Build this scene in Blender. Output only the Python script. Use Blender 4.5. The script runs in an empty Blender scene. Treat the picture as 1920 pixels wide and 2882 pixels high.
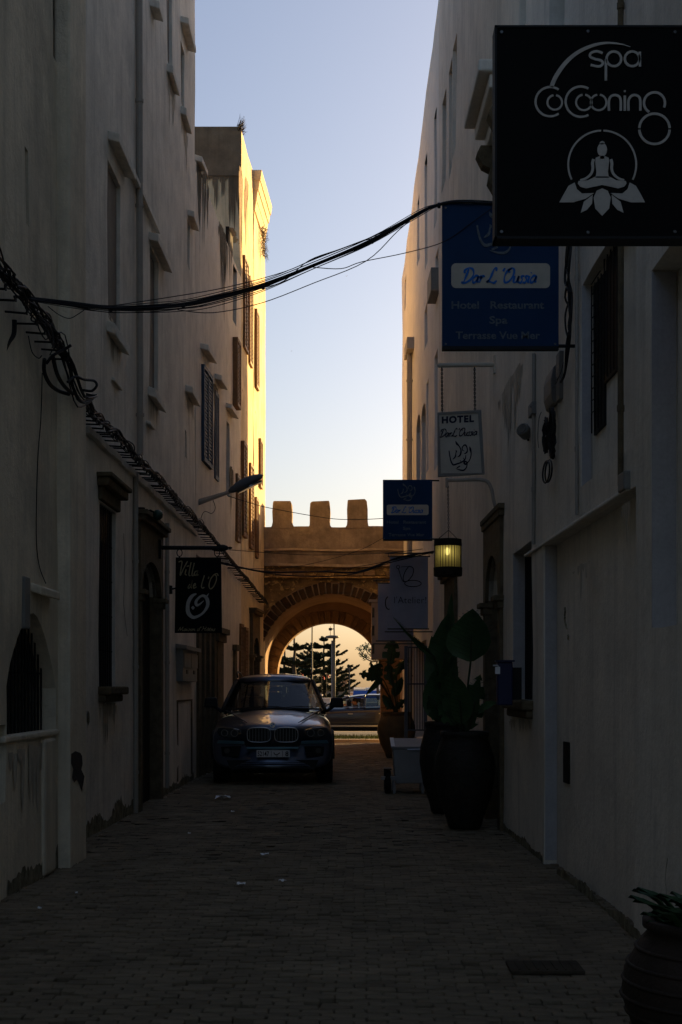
import bpy, bmesh, math, random
from mathutils import Vector, noise, Matrix
R = math.radians
random.seed(7)
sc = bpy.context.scene
# ------------------------------------------------------------------ camera, light
CAMZ = 1.55
FPX, CX, HY = 4000.0, 1005.0, 1934.0        # focal length and vanishing point in photo pixels (1920x2882)
cam_d = bpy.data.cameras.new("camera"); cam = bpy.data.objects.new("camera", cam_d)
sc.collection.objects.link(cam); sc.camera = cam
cam.location = (0, 0, CAMZ); cam.rotation_euler = (R(90), 0, 0)
cam_d.sensor_fit = 'HORIZONTAL'; cam_d.sensor_width = 24; cam_d.lens = FPX / 1920 * 24
cam_d.shift_x = -(CX - 960) / 1920; cam_d.shift_y = (HY - 1441) / 1920
cam_d.clip_start = 0.1; cam_d.clip_end = 20000

SUN_AZ, SUN_EL = 42.0, 13.0                  # azimuth to the right of the street's direction
w = bpy.data.worlds.new("World"); sc.world = w; w.use_nodes = True
wn = w.node_tree.nodes; wl = w.node_tree.links; wn.clear()
wo = wn.new('ShaderNodeOutputWorld'); bg = wn.new('ShaderNodeBackground'); sky = wn.new('ShaderNodeTexSky')
sky.sky_type = 'NISHITA'; sky.sun_disc = False; sky.sun_elevation = R(SUN_EL); sky.sun_rotation = R(SUN_AZ)
sky.altitude = 0; sky.air_density = 1.0; sky.dust_density = 2.6; sky.ozone_density = 1.9
bg.inputs['Strength'].default_value = 0.070
tint = wn.new('ShaderNodeMix'); tint.data_type = 'RGBA'; tint.blend_type = 'MULTIPLY'; tint.inputs[0].default_value = 1.0; tint.inputs[7].default_value = (1.05, .97, .99, 1)   # evening tone of the air
hsv = wn.new('ShaderNodeHueSaturation'); hsv.inputs['Saturation'].default_value = 1.0
wl.new(sky.outputs[0], tint.inputs[6]); wl.new(tint.outputs[2], hsv.inputs['Color']); wl.new(hsv.outputs[0], bg.inputs['Color']); wl.new(bg.outputs[0], wo.inputs[0])
sun_d = bpy.data.lights.new("sun", 'SUN'); sun = bpy.data.objects.new("sun", sun_d); sc.collection.objects.link(sun)
sun_d.energy = 5.0; sun_d.angle = R(0.5); sun_d.color = (1.0, 0.63, 0.235)
a, e = R(SUN_AZ), R(SUN_EL)
sun_dir = Vector((math.sin(a) * math.cos(e), math.cos(a) * math.cos(e), math.sin(e)))
sun.rotation_euler = sun_dir.to_track_quat('Z', 'Y').to_euler()
sc.view_settings.view_transform = 'Standard'; sc.view_settings.look = 'None'
sc.view_settings.exposure = 1.35; sc.view_settings.gamma = 1.0
sc.view_settings.use_curve_mapping = False
sc.cycles.use_denoising = True
sc.cycles.max_bounces = 8; sc.cycles.diffuse_bounces = 5; sc.cycles.transparent_max_bounces = 12
sc.cycles.sample_clamp_indirect = 4.0

# ------------------------------------------------------------------ helpers
COL = sc.collection
def rnd(a, b): return random.uniform(a, b)
def P(x, y, Y): return Vector(((x - CX) * Y / FPX, Y, CAMZ + (HY - y) * Y / FPX))   # photo pixel + depth -> place

def mat(name, col, rough=0.8, metal=0.0, var=0.0, vscale=3.0, streak=0.0, bump=0.0, bscale=40.0, dark=None, patch=0.0,
        patchcol=(0.1, 0.08, 0.06), pscale=0.8, trans=0.0, emit=0.0, coat=0.0, spec=0.3, grime=0.0):
    m = bpy.data.materials.new(name); m.use_nodes = True
    nt = m.node_tree; n = nt.nodes; l = nt.links; b = n['Principled BSDF']
    b.inputs['Roughness'].default_value = rough; b.inputs['Metallic'].default_value = metal
    b.inputs['Specular IOR Level'].default_value = spec
    if coat: b.inputs['Coat Weight'].default_value = coat; b.inputs['Coat Roughness'].default_value = 0.04
    c = (*col, 1)
    b.inputs['Base Color'].default_value = c
    tc = n.new('ShaderNodeTexCoord'); cur = None
    def noi(scale, vec=None, det=5, rgh=0.6):
        t = n.new('ShaderNodeTexNoise'); t.inputs['Scale'].default_value = scale; t.inputs['Detail'].default_value = det
        t.inputs['Roughness'].default_value = rgh
        l.new(vec if vec else tc.outputs['Object'], t.inputs['Vector']); return t.outputs['Fac']
    def ramp(src, a, b_, v0, v1):
        r = n.new('ShaderNodeMapRange'); r.inputs[1].default_value = a; r.inputs[2].default_value = b_
        r.inputs[3].default_value = v0; r.inputs[4].default_value = v1; l.new(src, r.inputs[0]); return r.outputs[0]
    def mixc(fac, A, B, mode='MIX'):
        x = n.new('ShaderNodeMix'); x.data_type = 'RGBA'; x.blend_type = mode
        for i, v in ((0, fac), (6, A), (7, B)):
            if hasattr(v, 'is_linked') or isinstance(v, bpy.types.NodeSocket): l.new(v, x.inputs[i])
            else: x.inputs[i].default_value = v
        return x.outputs[2]
    cur = c
    if var: cur = mixc(ramp(noi(vscale), 0.3, 0.7, 0, 1), tuple(v * (1 - var) for v in col) + (1,), tuple(min(1, v * (1 + var * .6)) for v in col) + (1,))
    if streak:
        mp = n.new('ShaderNodeMapping'); mp.inputs['Scale'].default_value = (5, 5, 0.28); l.new(tc.outputs['Object'], mp.inputs[0])
        cur = mixc(ramp(noi(1.0, mp.outputs[0], 7, 0.7), 0.5, 0.75, 0, streak), cur, tuple(v * .45 for v in col) + (1,))
        mp2 = n.new('ShaderNodeMapping'); mp2.inputs['Scale'].default_value = (22, 22, 0.5); l.new(tc.outputs['Object'], mp2.inputs[0])
        cur = mixc(ramp(noi(1.0, mp2.outputs[0], 4, 0.6), 0.5, 0.8, 0, streak * .7), cur, tuple(v * .55 for v in col) + (1,))
    if streak and not metal:   # fine mottling of hand-worked surfaces
        cur = mixc(ramp(noi(38, None, 3, .8), 0.42, 0.62, 0, .30), cur, tuple(v * .72 for v in col) + (1,)); cur = mixc(ramp(noi(4.5, None, 8, .75), 0.5, 0.7, 0, .38), cur, tuple(v * .6 for v in col) + (1,))
    if grime:   # soft blotchy wear
        cur = mixc(ramp(noi(0.7, None, 8, 0.72), 0.52, 0.68, 0, grime), cur, tuple(v * .5 for v in col) + (1,))
    if patch:
        cur = mixc(ramp(noi(pscale, None, 9, 0.7), 1 - patch, 1 - patch + 0.02, 0, 1), cur, (*patchcol, 1))
    if not isinstance(cur, tuple): l.new(cur, b.inputs['Base Color'])
    if bump:
        bp = n.new('ShaderNodeBump'); bp.inputs['Strength'].default_value = bump; bp.inputs['Distance'].default_value = 0.02
        h = noi(bscale, None, 6, 0.65)
        l.new(h, bp.inputs['Height']); l.new(bp.outputs[0], b.inputs['Normal'])
    if emit: b.inputs['Emission Color'].default_value = c; b.inputs['Emission Strength'].default_value = emit
    if trans: b.inputs['Transmission Weight'].default_value = trans
    return m

M = {}
M['plasterA'] = mat('aged_white_plaster', (.82, .715, .545), .92, var=.25, vscale=1.2, streak=.6, bump=.6, bscale=14, grime=.6, spec=.1)
M['plasterB'] = mat('white_limewash', (.84, .775, .665), .92, var=.2, vscale=1.6, streak=.65, bump=.55, bscale=16, grime=.55, spec=.1)
M['plasterC'] = mat('weathered_limewash', (.80, .74, .64), .92, var=.15, vscale=2.2, streak=.6, bump=.5, bscale=14, patch=.33, patchcol=(.16, .13, .10), pscale=.5, spec=.1)
M['plasterD'] = mat('cream_limewash', (.82, .67, .44), .92, var=.3, vscale=1.6, streak=.8, bump=.6, bscale=12, grime=.6, patch=.37, patchcol=(.46, .31, .15), pscale=1.6, spec=.1)
M['plasterR'] = mat('smooth_white_render', (.84, .765, .65), .9, var=.2, vscale=1.4, streak=.5, bump=.5, bscale=16, grime=.55, spec=.1)
M['plasterS'] = mat('bluish_white_render', (.84, .79, .72), .9, var=.08, vscale=1.4, streak=.3, bump=.3, bscale=18, spec=.1)
M['parapet'] = mat('brown_bare_render', (.20, .15, .10), .95, var=.3, vscale=3, streak=.5, bump=.7, bscale=20, spec=.1)
M['reveal'] = mat('blue_grey_reveal', (.44, .42, .42), .8, var=.12, streak=.3, bump=.2, spec=.1)  # darker grey for far jambs and slit windows
M['stone'] = mat('brown_sandstone', (.15, .115, .07), .95, var=.35, vscale=9, bump=.8, bscale=26, spec=.1)
M['gateplaster'] = mat('ochre_earth_plaster', (.34, .265, .19), .95, var=.5, vscale=2.6, bump=1.0, bscale=7, streak=.45, grime=.55, spec=.1)
M['gatestone'] = mat('lichen_covered_masonry', (.24, .155, .065), .95, var=.6, vscale=3.5, bump=1.0, bscale=9, patch=.45, patchcol=(.52, .35, .13), pscale=6, spec=.1)
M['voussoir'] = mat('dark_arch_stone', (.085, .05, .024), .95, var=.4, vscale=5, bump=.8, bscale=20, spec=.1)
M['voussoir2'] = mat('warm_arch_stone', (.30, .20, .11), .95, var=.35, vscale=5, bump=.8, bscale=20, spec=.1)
M['mortar'] = mat('pale_mortar', (.48, .35, .20), .95, var=.3, vscale=8, spec=.1)
M['vault'] = mat('brown_vault_plaster', (.34, .24, .165), .95, var=.25, vscale=2.5, bump=.6, grime=.5, spec=.1)
M['paver'] = mat('worn_clay_paver', (.21, .165, .11), .9, var=.3, vscale=2.2, bump=.6, bscale=60, spec=.12)
M['joint'] = mat('dirty_joint_sand', (.07, .055, .038), .95, var=.3, bump=.5, spec=.1)
M['black'] = mat('black_iron', (.012, .012, .012), .6, var=.2, spec=.2)
M['cable'] = mat('black_cable_rubber', (.010, .010, .012), .6, spec=.3)
M['pane'] = mat('dark_window_glass', (.012, .013, .016), .35, spec=.3)
M['darkwood'] = mat('dark_weathered_wood', (.022, .016, .011), .8, var=.4, vscale=12, spec=.15)
M['shutterblue'] = mat('faded_blue_shutter_paint', (.045, .07, .11), .7, var=.25, vscale=10, spec=.2)
M['shutterbrown'] = mat('brown_shutter_paint', (.22, .12, .055), .7, var=.3, vscale=10, spec=.2)
M['signblack'] = mat('matt_black_sign_panel', (.0035, .003, .0028), .65, var=.2, spec=.12)
M['signblue'] = mat('deep_blue_sign_panel', (.007, .036, .105), .6, var=.12, vscale=4, spec=.15)
M['signwhite'] = mat('aged_white_sign_panel', (.52, .47, .39), .7, var=.12, vscale=6, spec=.15, grime=.3)
M['banner'] = mat('pale_blue_banner_cloth', (.30, .31, .38), .9, var=.1, vscale=4, spec=.05)
M['silver'] = mat('brushed_silver_lettering', (.50, .46, .41), .55, var=.15, vscale=20, spec=.3)
M['navy'] = mat('navy_ink', (.006, .007, .03), .7)
M['skyblue'] = mat('bright_blue_ink', (.01, .14, .50), .7)
M['faded'] = mat('faded_silver_print', (.13, .155, .175), .7, var=.5, vscale=60)
M['gold'] = mat('ochre_brush_paint', (.42, .33, .18), .7, var=.25, vscale=30)
M['ink'] = mat('black_ink', (.01, .01, .012), .8)
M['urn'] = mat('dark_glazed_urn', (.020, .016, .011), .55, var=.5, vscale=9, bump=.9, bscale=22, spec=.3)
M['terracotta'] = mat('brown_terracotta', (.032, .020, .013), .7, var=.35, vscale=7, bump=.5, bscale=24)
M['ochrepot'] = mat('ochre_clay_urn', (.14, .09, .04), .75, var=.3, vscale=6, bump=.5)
M['soil'] = mat('potting_soil', (.02, .014, .01), 1)
M['leaf'] = mat('broad_green_leaf', (.042, .095, .032), .38, var=.3, vscale=8, spec=.35)
M['stem'] = mat('green_stalk', (.03, .05, .018), .6, var=.2)
M['needle'] = mat('araucaria_needles', (.020, .035, .016), .8, var=.35, vscale=3)
M['trunk'] = mat('grey_brown_bark', (.06, .045, .032), .9, var=.3, vscale=9, bump=.6)
M['carpaint'] = mat('grey_blue_metallic_paint', (.075, .09, .13), .30, metal=.85, coat=.7, spec=.5)
M['carpaint2'] = mat('dark_blue_car_paint', (.010, .014, .030), .3, metal=.3, coat=.35, spec=.5)
M['plastic'] = mat('black_plastic_trim', (.008, .008, .009), .6)
M['tyre'] = mat('black_tyre_rubber', (.009, .009, .009), .85, bump=.3)
M['rim'] = mat('dull_alloy', (.12, .12, .12), .4, metal=.8)
M['chrome'] = mat('chrome_trim', (.42, .43, .45), .3, metal=1.0)
M['lens'] = mat('dark_headlight_lens', (.03, .035, .04), .12, spec=.6, coat=.6)
M['bluewhite'] = mat('bluish_strip_trim', (.10, .20, .25), .35, metal=.4)
M['plate'] = mat('white_number_plate', (.62, .62, .62), .6)
M['seat'] = mat('grey_blue_seat_fabric', (.03, .04, .06), .9)
M['skin'] = mat('skin', (.24, .12, .075), .6)
M['hair'] = mat('dark_hair', (.012, .009, .008), .7)
M['shirt'] = mat('dark_shirt', (.03, .03, .04), .9)
M['galv'] = mat('grey_galvanised_metal', (.10, .10, .11), .55, metal=.35, var=.15, vscale=8)
M['lamphead'] = mat('grey_lamp_housing', (.10, .11, .13), .5, var=.1)
M['creampipe'] = mat('painted_drainpipe', (.40, .36, .31), .85, var=.12, streak=.3, spec=.1)
M['boxgrey'] = mat('weathered_white_box', (.24, .23, .21), .7, var=.15, streak=.3)
M['bin'] = mat('dull_white_chest_paint', (.25, .25, .25), .6, var=.12, vscale=5, grime=.4)
M['mailblue'] = mat('dark_blue_enamel', (.006, .012, .06), .45)
M['paper'] = mat('white_paper', (.92, .92, .93), .9)
M['beige'] = mat('beige_painted_panel', (.52, .37, .26), .85, var=.1, vscale=3, spec=.1)
M['grass'] = mat('dry_green_grass', (.07, .10, .02), .9, var=.4, vscale=6)
M['asphalt'] = mat('grey_asphalt', (.055, .05, .045), .9, var=.2, vscale=10, bump=.4)
M['kerb'] = mat('pale_concrete_kerb', (.45, .38, .31), .9, var=.15)
M['ground'] = mat('dusty_ground', (.20, .15, .10), .95, var=.25, vscale=.3, bump=.5, bscale=3)
M['sea'] = mat('grey_sea', (.10, .12, .14), .35, bump=.5, bscale=1.5)
M['hill'] = mat('hazy_hillside', (.30, .27, .26), 1, var=.1, vscale=.01)
M['rampart'] = mat('sandy_rampart_stone', (.30, .20, .12), .95, var=.25, vscale=.5, bump=.6, bscale=2)
M['whitewall'] = mat('pale_harbour_building', (.55, .48, .42), .9)
M['vanblue'] = mat('bright_blue_tarpaulin', (.02, .09, .42), .6)
M['vanwhite'] = mat('white_van_paint', (.75, .70, .6), .4)
M['red'] = mat('red_cloth', (.3, .015, .015), .8)
M['pole'] = mat('grey_steel_post', (.07, .07, .06), .6, metal=.1)
M['greenlamp'] = mat('green_glass_globe', (.02, .05, .035), .3)
M['peel'] = mat('exposed_brown_masonry', (.035, .022, .014), 1, var=.5, vscale=14, bump=1, bscale=40)
M['greyshutter'] = mat('greyed_wooden_shutter', (.26, .22, .18), .85, var=.2, streak=.3, spec=.1)
M['stain'] = mat('rain_soaked_bare_render', (.13, .115, .09), .95, var=.5, vscale=9, bump=.6, spec=.05)
M['wash'] = mat('rain_washed_limewash', (.58, .52, .42), .95, var=.35, vscale=6, streak=.6, spec=.05)
M['damp'] = mat('damp_flaking_plaster', (.24, .21, .14), .95, var=.6, vscale=9, bump=.8, bscale=22, spec=.05)

def glassmat(name, tint, alpha, rough=.03):
    m = bpy.data.materials.new(name); m.use_nodes = True; n = m.node_tree.nodes; l = m.node_tree.links; n.clear()
    o = n.new('ShaderNodeOutputMaterial'); t = n.new('ShaderNodeBsdfTransparent'); g = n.new('ShaderNodeBsdfGlossy'); mx = n.new('ShaderNodeMixShader')
    fr = n.new('ShaderNodeLayerWeight'); fr.inputs[0].default_value = .5; pw = n.new('ShaderNodeMath'); pw.operation = 'POWER'; pw.inputs[1].default_value = 5; l.new(fr.outputs['Facing'], pw.inputs[0])
    ad = n.new('ShaderNodeMath'); ad.operation = 'MULTIPLY_ADD'; ad.inputs[1].default_value = .9; ad.inputs[2].default_value = .04; l.new(pw.outputs[0], ad.inputs[0]); ad.use_clamp = True
    t.inputs[0].default_value = (*tint, 1); g.inputs['Roughness'].default_value = rough; g.inputs[0].default_value = (.9, .9, .9, 1)
    l.new(ad.outputs[0], mx.inputs[0]); l.new(t.outputs[0], mx.inputs[1]); l.new(g.outputs[0], mx.inputs[2]); l.new(mx.outputs[0], o.inputs[0]); return m
M['glass'] = glassmat('tinted_car_glass', (.34, .42, .48), .98)
m = bpy.data.materials.new('glowing_parchment'); m.use_nodes = True; n = m.node_tree.nodes; l = m.node_tree.links; n.clear()
o_ = n.new('ShaderNodeOutputMaterial'); t_ = n.new('ShaderNodeBsdfTranslucent'); d_ = n.new('ShaderNodeBsdfDiffuse'); x_ = n.new('ShaderNodeMixShader')
t_.inputs[0].default_value = (.75, .64, .27, 1); d_.inputs[0].default_value = (.14, .13, .04, 1); x_.inputs[0].default_value = .35
tr_ = n.new('ShaderNodeBsdfTransparent'); x2_ = n.new('ShaderNodeMixShader'); x2_.inputs[0].default_value = .16; tr_.inputs[0].default_value = (1, .95, .6, 1)
l.new(t_.outputs[0], x_.inputs[1]); l.new(d_.outputs[0], x_.inputs[2]); l.new(x_.outputs[0], x2_.inputs[1]); l.new(tr_.outputs[0], x2_.inputs[2]); l.new(x2_.outputs[0], o_.inputs[0]); M['parchment'] = m
m = bpy.data.materials.new('lit_bulb'); m.use_nodes = True; b_ = m.node_tree.nodes['Principled BSDF']
b_.inputs['Emission Color'].default_value = (1, .86, .42, 1); b_.inputs['Emission Strength'].default_value = 1.7; M['bulb'] = m

def per_block(mname, lo, hi):
    m_ = M[mname]; nt = m_.node_tree; b = nt.nodes['Principled BSDF']; src = b.inputs['Base Color'].links[0].from_socket
    oi = nt.nodes.new('ShaderNodeObjectInfo'); gm = nt.nodes.new('ShaderNodeNewGeometry'); ad = nt.nodes.new('ShaderNodeMath'); ad.operation = 'ADD'; fr_ = nt.nodes.new('ShaderNodeMath'); fr_.operation = 'FRACT'
    nt.links.new(oi.outputs['Random'], ad.inputs[0]); nt.links.new(gm.outputs['Random Per Island'], ad.inputs[1]); nt.links.new(ad.outputs[0], fr_.inputs[0])
    mr = nt.nodes.new('ShaderNodeMapRange'); mr.inputs[3].default_value = lo; mr.inputs[4].default_value = hi; nt.links.new(fr_.outputs[0], mr.inputs[0])
    mx = nt.nodes.new('ShaderNodeMix'); mx.data_type = 'RGBA'; mx.blend_type = 'MULTIPLY'; mx.inputs[0].default_value = 1; nt.links.new(src, mx.inputs[6]); nt.links.new(mr.outputs[0], mx.inputs[7]); nt.links.new(mx.outputs[2], b.inputs['Base Color'])
per_block('paver', .84, 1.12); per_block('voussoir', .6, 1.3); per_block('voussoir2', .7, 1.2)
class MB:
    def __init__(s): s.v = []; s.f = []
    def add(s, vs, fs):
        o = len(s.v); s.v += [Vector(v) for v in vs]; s.f += [tuple(i + o for i in f) for f in fs]; return s
    def box(s, c, d, rz=0, rx=0, ry=0, taper=1.0):
        hx, hy, hz = d[0] / 2, d[1] / 2, d[2] / 2; vs = []
        for z in (-1, 1):
            t = taper if z > 0 else 1
            for x, y in ((-1, -1), (1, -1), (1, 1), (-1, 1)): vs.append(Vector((x * hx * t, y * hy * t, z * hz)))
        mtx = Matrix.Rotation(rz, 3, 'Z') @ Matrix.Rotation(ry, 3, 'Y') @ Matrix.Rotation(rx, 3, 'X')
        return s.add([mtx @ v + Vector(c) for v in vs], [(3, 2, 1, 0), (4, 5, 6, 7), (0, 1, 5, 4), (1, 2, 6, 5), (2, 3, 7, 6), (3, 0, 4, 7)])
    def hexa(s, p): return s.add(p, [(3, 2, 1, 0), (4, 5, 6, 7), (0, 1, 5, 4), (1, 2, 6, 5), (2, 3, 7, 6), (3, 0, 4, 7)])
    def tube(s, pts, r, n=6, closed=False, caps=True):
        pts = [Vector(p) for p in pts]; N = len(pts); rs = r if isinstance(r, (list, tuple)) else [r] * N
        o = len(s.v); prev = None
        for i, p in enumerate(pts):
            if closed: t = pts[(i + 1) % N] - pts[i - 1]
            else: t = pts[min(i + 1, N - 1)] - pts[max(i - 1, 0)]
            if t.length < 1e-9: t = Vector((0, 0, 1))
            t.normalize()
            if prev is None:
                u = t.cross(Vector((0, 0, 1)));
                if u.length < .05: u = t.cross(Vector((1, 0, 0)))
            else:
                u = prev - t * prev.dot(t)
                if u.length < 1e-6: u = t.orthogonal()
            u.normalize(); prev = u; q = t.cross(u)
            for k in range(n):
                an = 2 * math.pi * k / n; s.v.append(p + (u * math.cos(an) + q * math.sin(an)) * rs[i])
        for i in range(N if closed else N - 1):
            j = (i + 1) % N
            for k in range(n): s.f.append((o + i * n + k, o + i * n + (k + 1) % n, o + j * n + (k + 1) % n, o + j * n + k))
        if caps and not closed:
            s.f.append(tuple(o + k for k in range(n))[::-1]); s.f.append(tuple(o + (N - 1) * n + k for k in range(n)))
        return s
    def lathe(s, c, prof, n=20, axis='Z', cap=True):
        o = len(s.v); c = Vector(c)
        for r, h in prof:
            for k in range(n):
                an = 2 * math.pi * k / n; x, y = r * math.cos(an), r * math.sin(an)
                s.v.append(c + (Vector((x, y, h)) if axis == 'Z' else Vector((h, x, y)) if axis == 'X' else Vector((x, h, y))))
        for i in range(len(prof) - 1):
            for k in range(n): s.f.append((o + i * n + k, o + i * n + (k + 1) % n, o + (i + 1) * n + (k + 1) % n, o + (i + 1) * n + k))
        if cap:
            s.f.append(tuple(o + k for k in range(n))[::-1]); s.f.append(tuple(o + (len(prof) - 1) * n + k for k in range(n)))
        return s
    def prism(s, poly, d):      # poly: planar 3-D points, extruded by vector d
        n = len(poly); d = Vector(d); a = [Vector(p) for p in poly]
        return s.add(a + [p + d for p in a], [tuple(range(n))[::-1], tuple(range(n, 2 * n))] + [(i, (i + 1) % n, n + (i + 1) % n, n + i) for i in range(n)])
    def grid(s, fn, nu, nv):
        o = len(s.v)
        for i in range(nu + 1):
            for j in range(nv + 1): s.v.append(Vector(fn(i / nu, j / nv)))
        for i in range(nu):
            for j in range(nv):
                q = o + i * (nv + 1) + j; s.f.append((q, q + nv + 1, q + nv + 2, q + 1))
        return s
    def sphere(s, c, r, n=10, sc_=(1, 1, 1)):
        c = Vector(c); o = len(s.v); h = n // 2
        for i in range(h + 1):
            t = math.pi * i / h
            for k in range(n):
                p = 2 * math.pi * k / n
                s.v.append(c + Vector((r * sc_[0] * math.sin(t) * math.cos(p), r * sc_[1] * math.sin(t) * math.sin(p), r * sc_[2] * math.cos(t))))
        for i in range(h):
            for k in range(n): s.f.append((o + i * n + k, o + i * n + (k + 1) % n, o + (i + 1) * n + (k + 1) % n, o + (i + 1) * n + k))
        return s

def wloc(o):
    v = Vector((0, 0, 0))
    while o: v = v + Vector(o.location); o = o.parent
    return v
def build(name, mb, m, parent=None, smooth=False, bevel=0, subsurf=0, kind=None, own=False):
    """link the collected shapes as ONE object; verts are given in world space"""
    if own or parent is None:
        lo = Vector((min(v.x for v in mb.v), min(v.y for v in mb.v), min(v.z for v in mb.v))); hi = Vector((max(v.x for v in mb.v), max(v.y for v in mb.v), max(v.z for v in mb.v)))
        org = (lo + hi) / 2; org.z = lo.z
    else: org = wloc(parent)
    me = bpy.data.meshes.new(name); me.from_pydata([v - org for v in mb.v], [], mb.f); me.update()
    bm = bmesh.new(); bm.from_mesh(me); bmesh.ops.remove_doubles(bm, verts=bm.verts, dist=1e-5) if subsurf else None
    bmesh.ops.recalc_face_normals(bm, faces=bm.faces); bm.to_mesh(me); bm.free()
    if smooth:
        for p in me.polygons: p.use_smooth = True
    me.materials.append(M[m] if isinstance(m, str) else m)
    o = bpy.data.objects.new(name, me); COL.objects.link(o)
    if parent: o.parent = parent; o.location = org - wloc(parent)
    else: o.location = org
    if bevel:
        b = o.modifiers.new('bevel', 'BEVEL'); b.width = bevel; b.segments = 2; b.limit_method = 'ANGLE'
    if subsurf:
        b = o.modifiers.new('sub', 'SUBSURF'); b.levels = subsurf; b.render_levels = subsurf
    if kind: o['kind'] = kind
    return o
def thing(name, label, cat, loc, group=None):
    o = bpy.data.objects.new(name, None); COL.objects.link(o); o.location = loc; o.empty_display_size = .2
    o['label'] = label; o['category'] = cat
    if group: o['group'] = group
    return o
def tag(o, label, cat, group=None):
    o['label'] = label; o['category'] = cat
    if group: o['group'] = group
    return o
def inst(src, name, parent, loc, rot=(0, 0, 0), scale=(1, 1, 1)):     # a copy sharing the mesh
    o = bpy.data.objects.new(name, src.data); COL.objects.link(o); o.parent = parent
    o.location = loc; o.rotation_euler = rot; o.scale = scale; return o
def catmull(pts, k=6, closed=False):
    pts = [Vector(p) for p in pts]; out = []; N = len(pts)
    if N < 3: return pts
    for i in range(N if closed else N - 1):
        p0 = pts[i - 1] if (closed or i > 0) else pts[0]; p1 = pts[i]; p2 = pts[(i + 1) % N]; p3 = pts[(i + 2) % N] if (closed or i + 2 < N) else pts[-1]
        for j in range(k):
            t = j / k
            out.append(.5 * ((2 * p1) + (p2 - p0) * t + (2 * p0 - 5 * p1 + 4 * p2 - p3) * t * t + (3 * p1 - p0 - 3 * p2 + p3) * t ** 3))
    if not closed: out.append(pts[-1])
    return out

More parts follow.
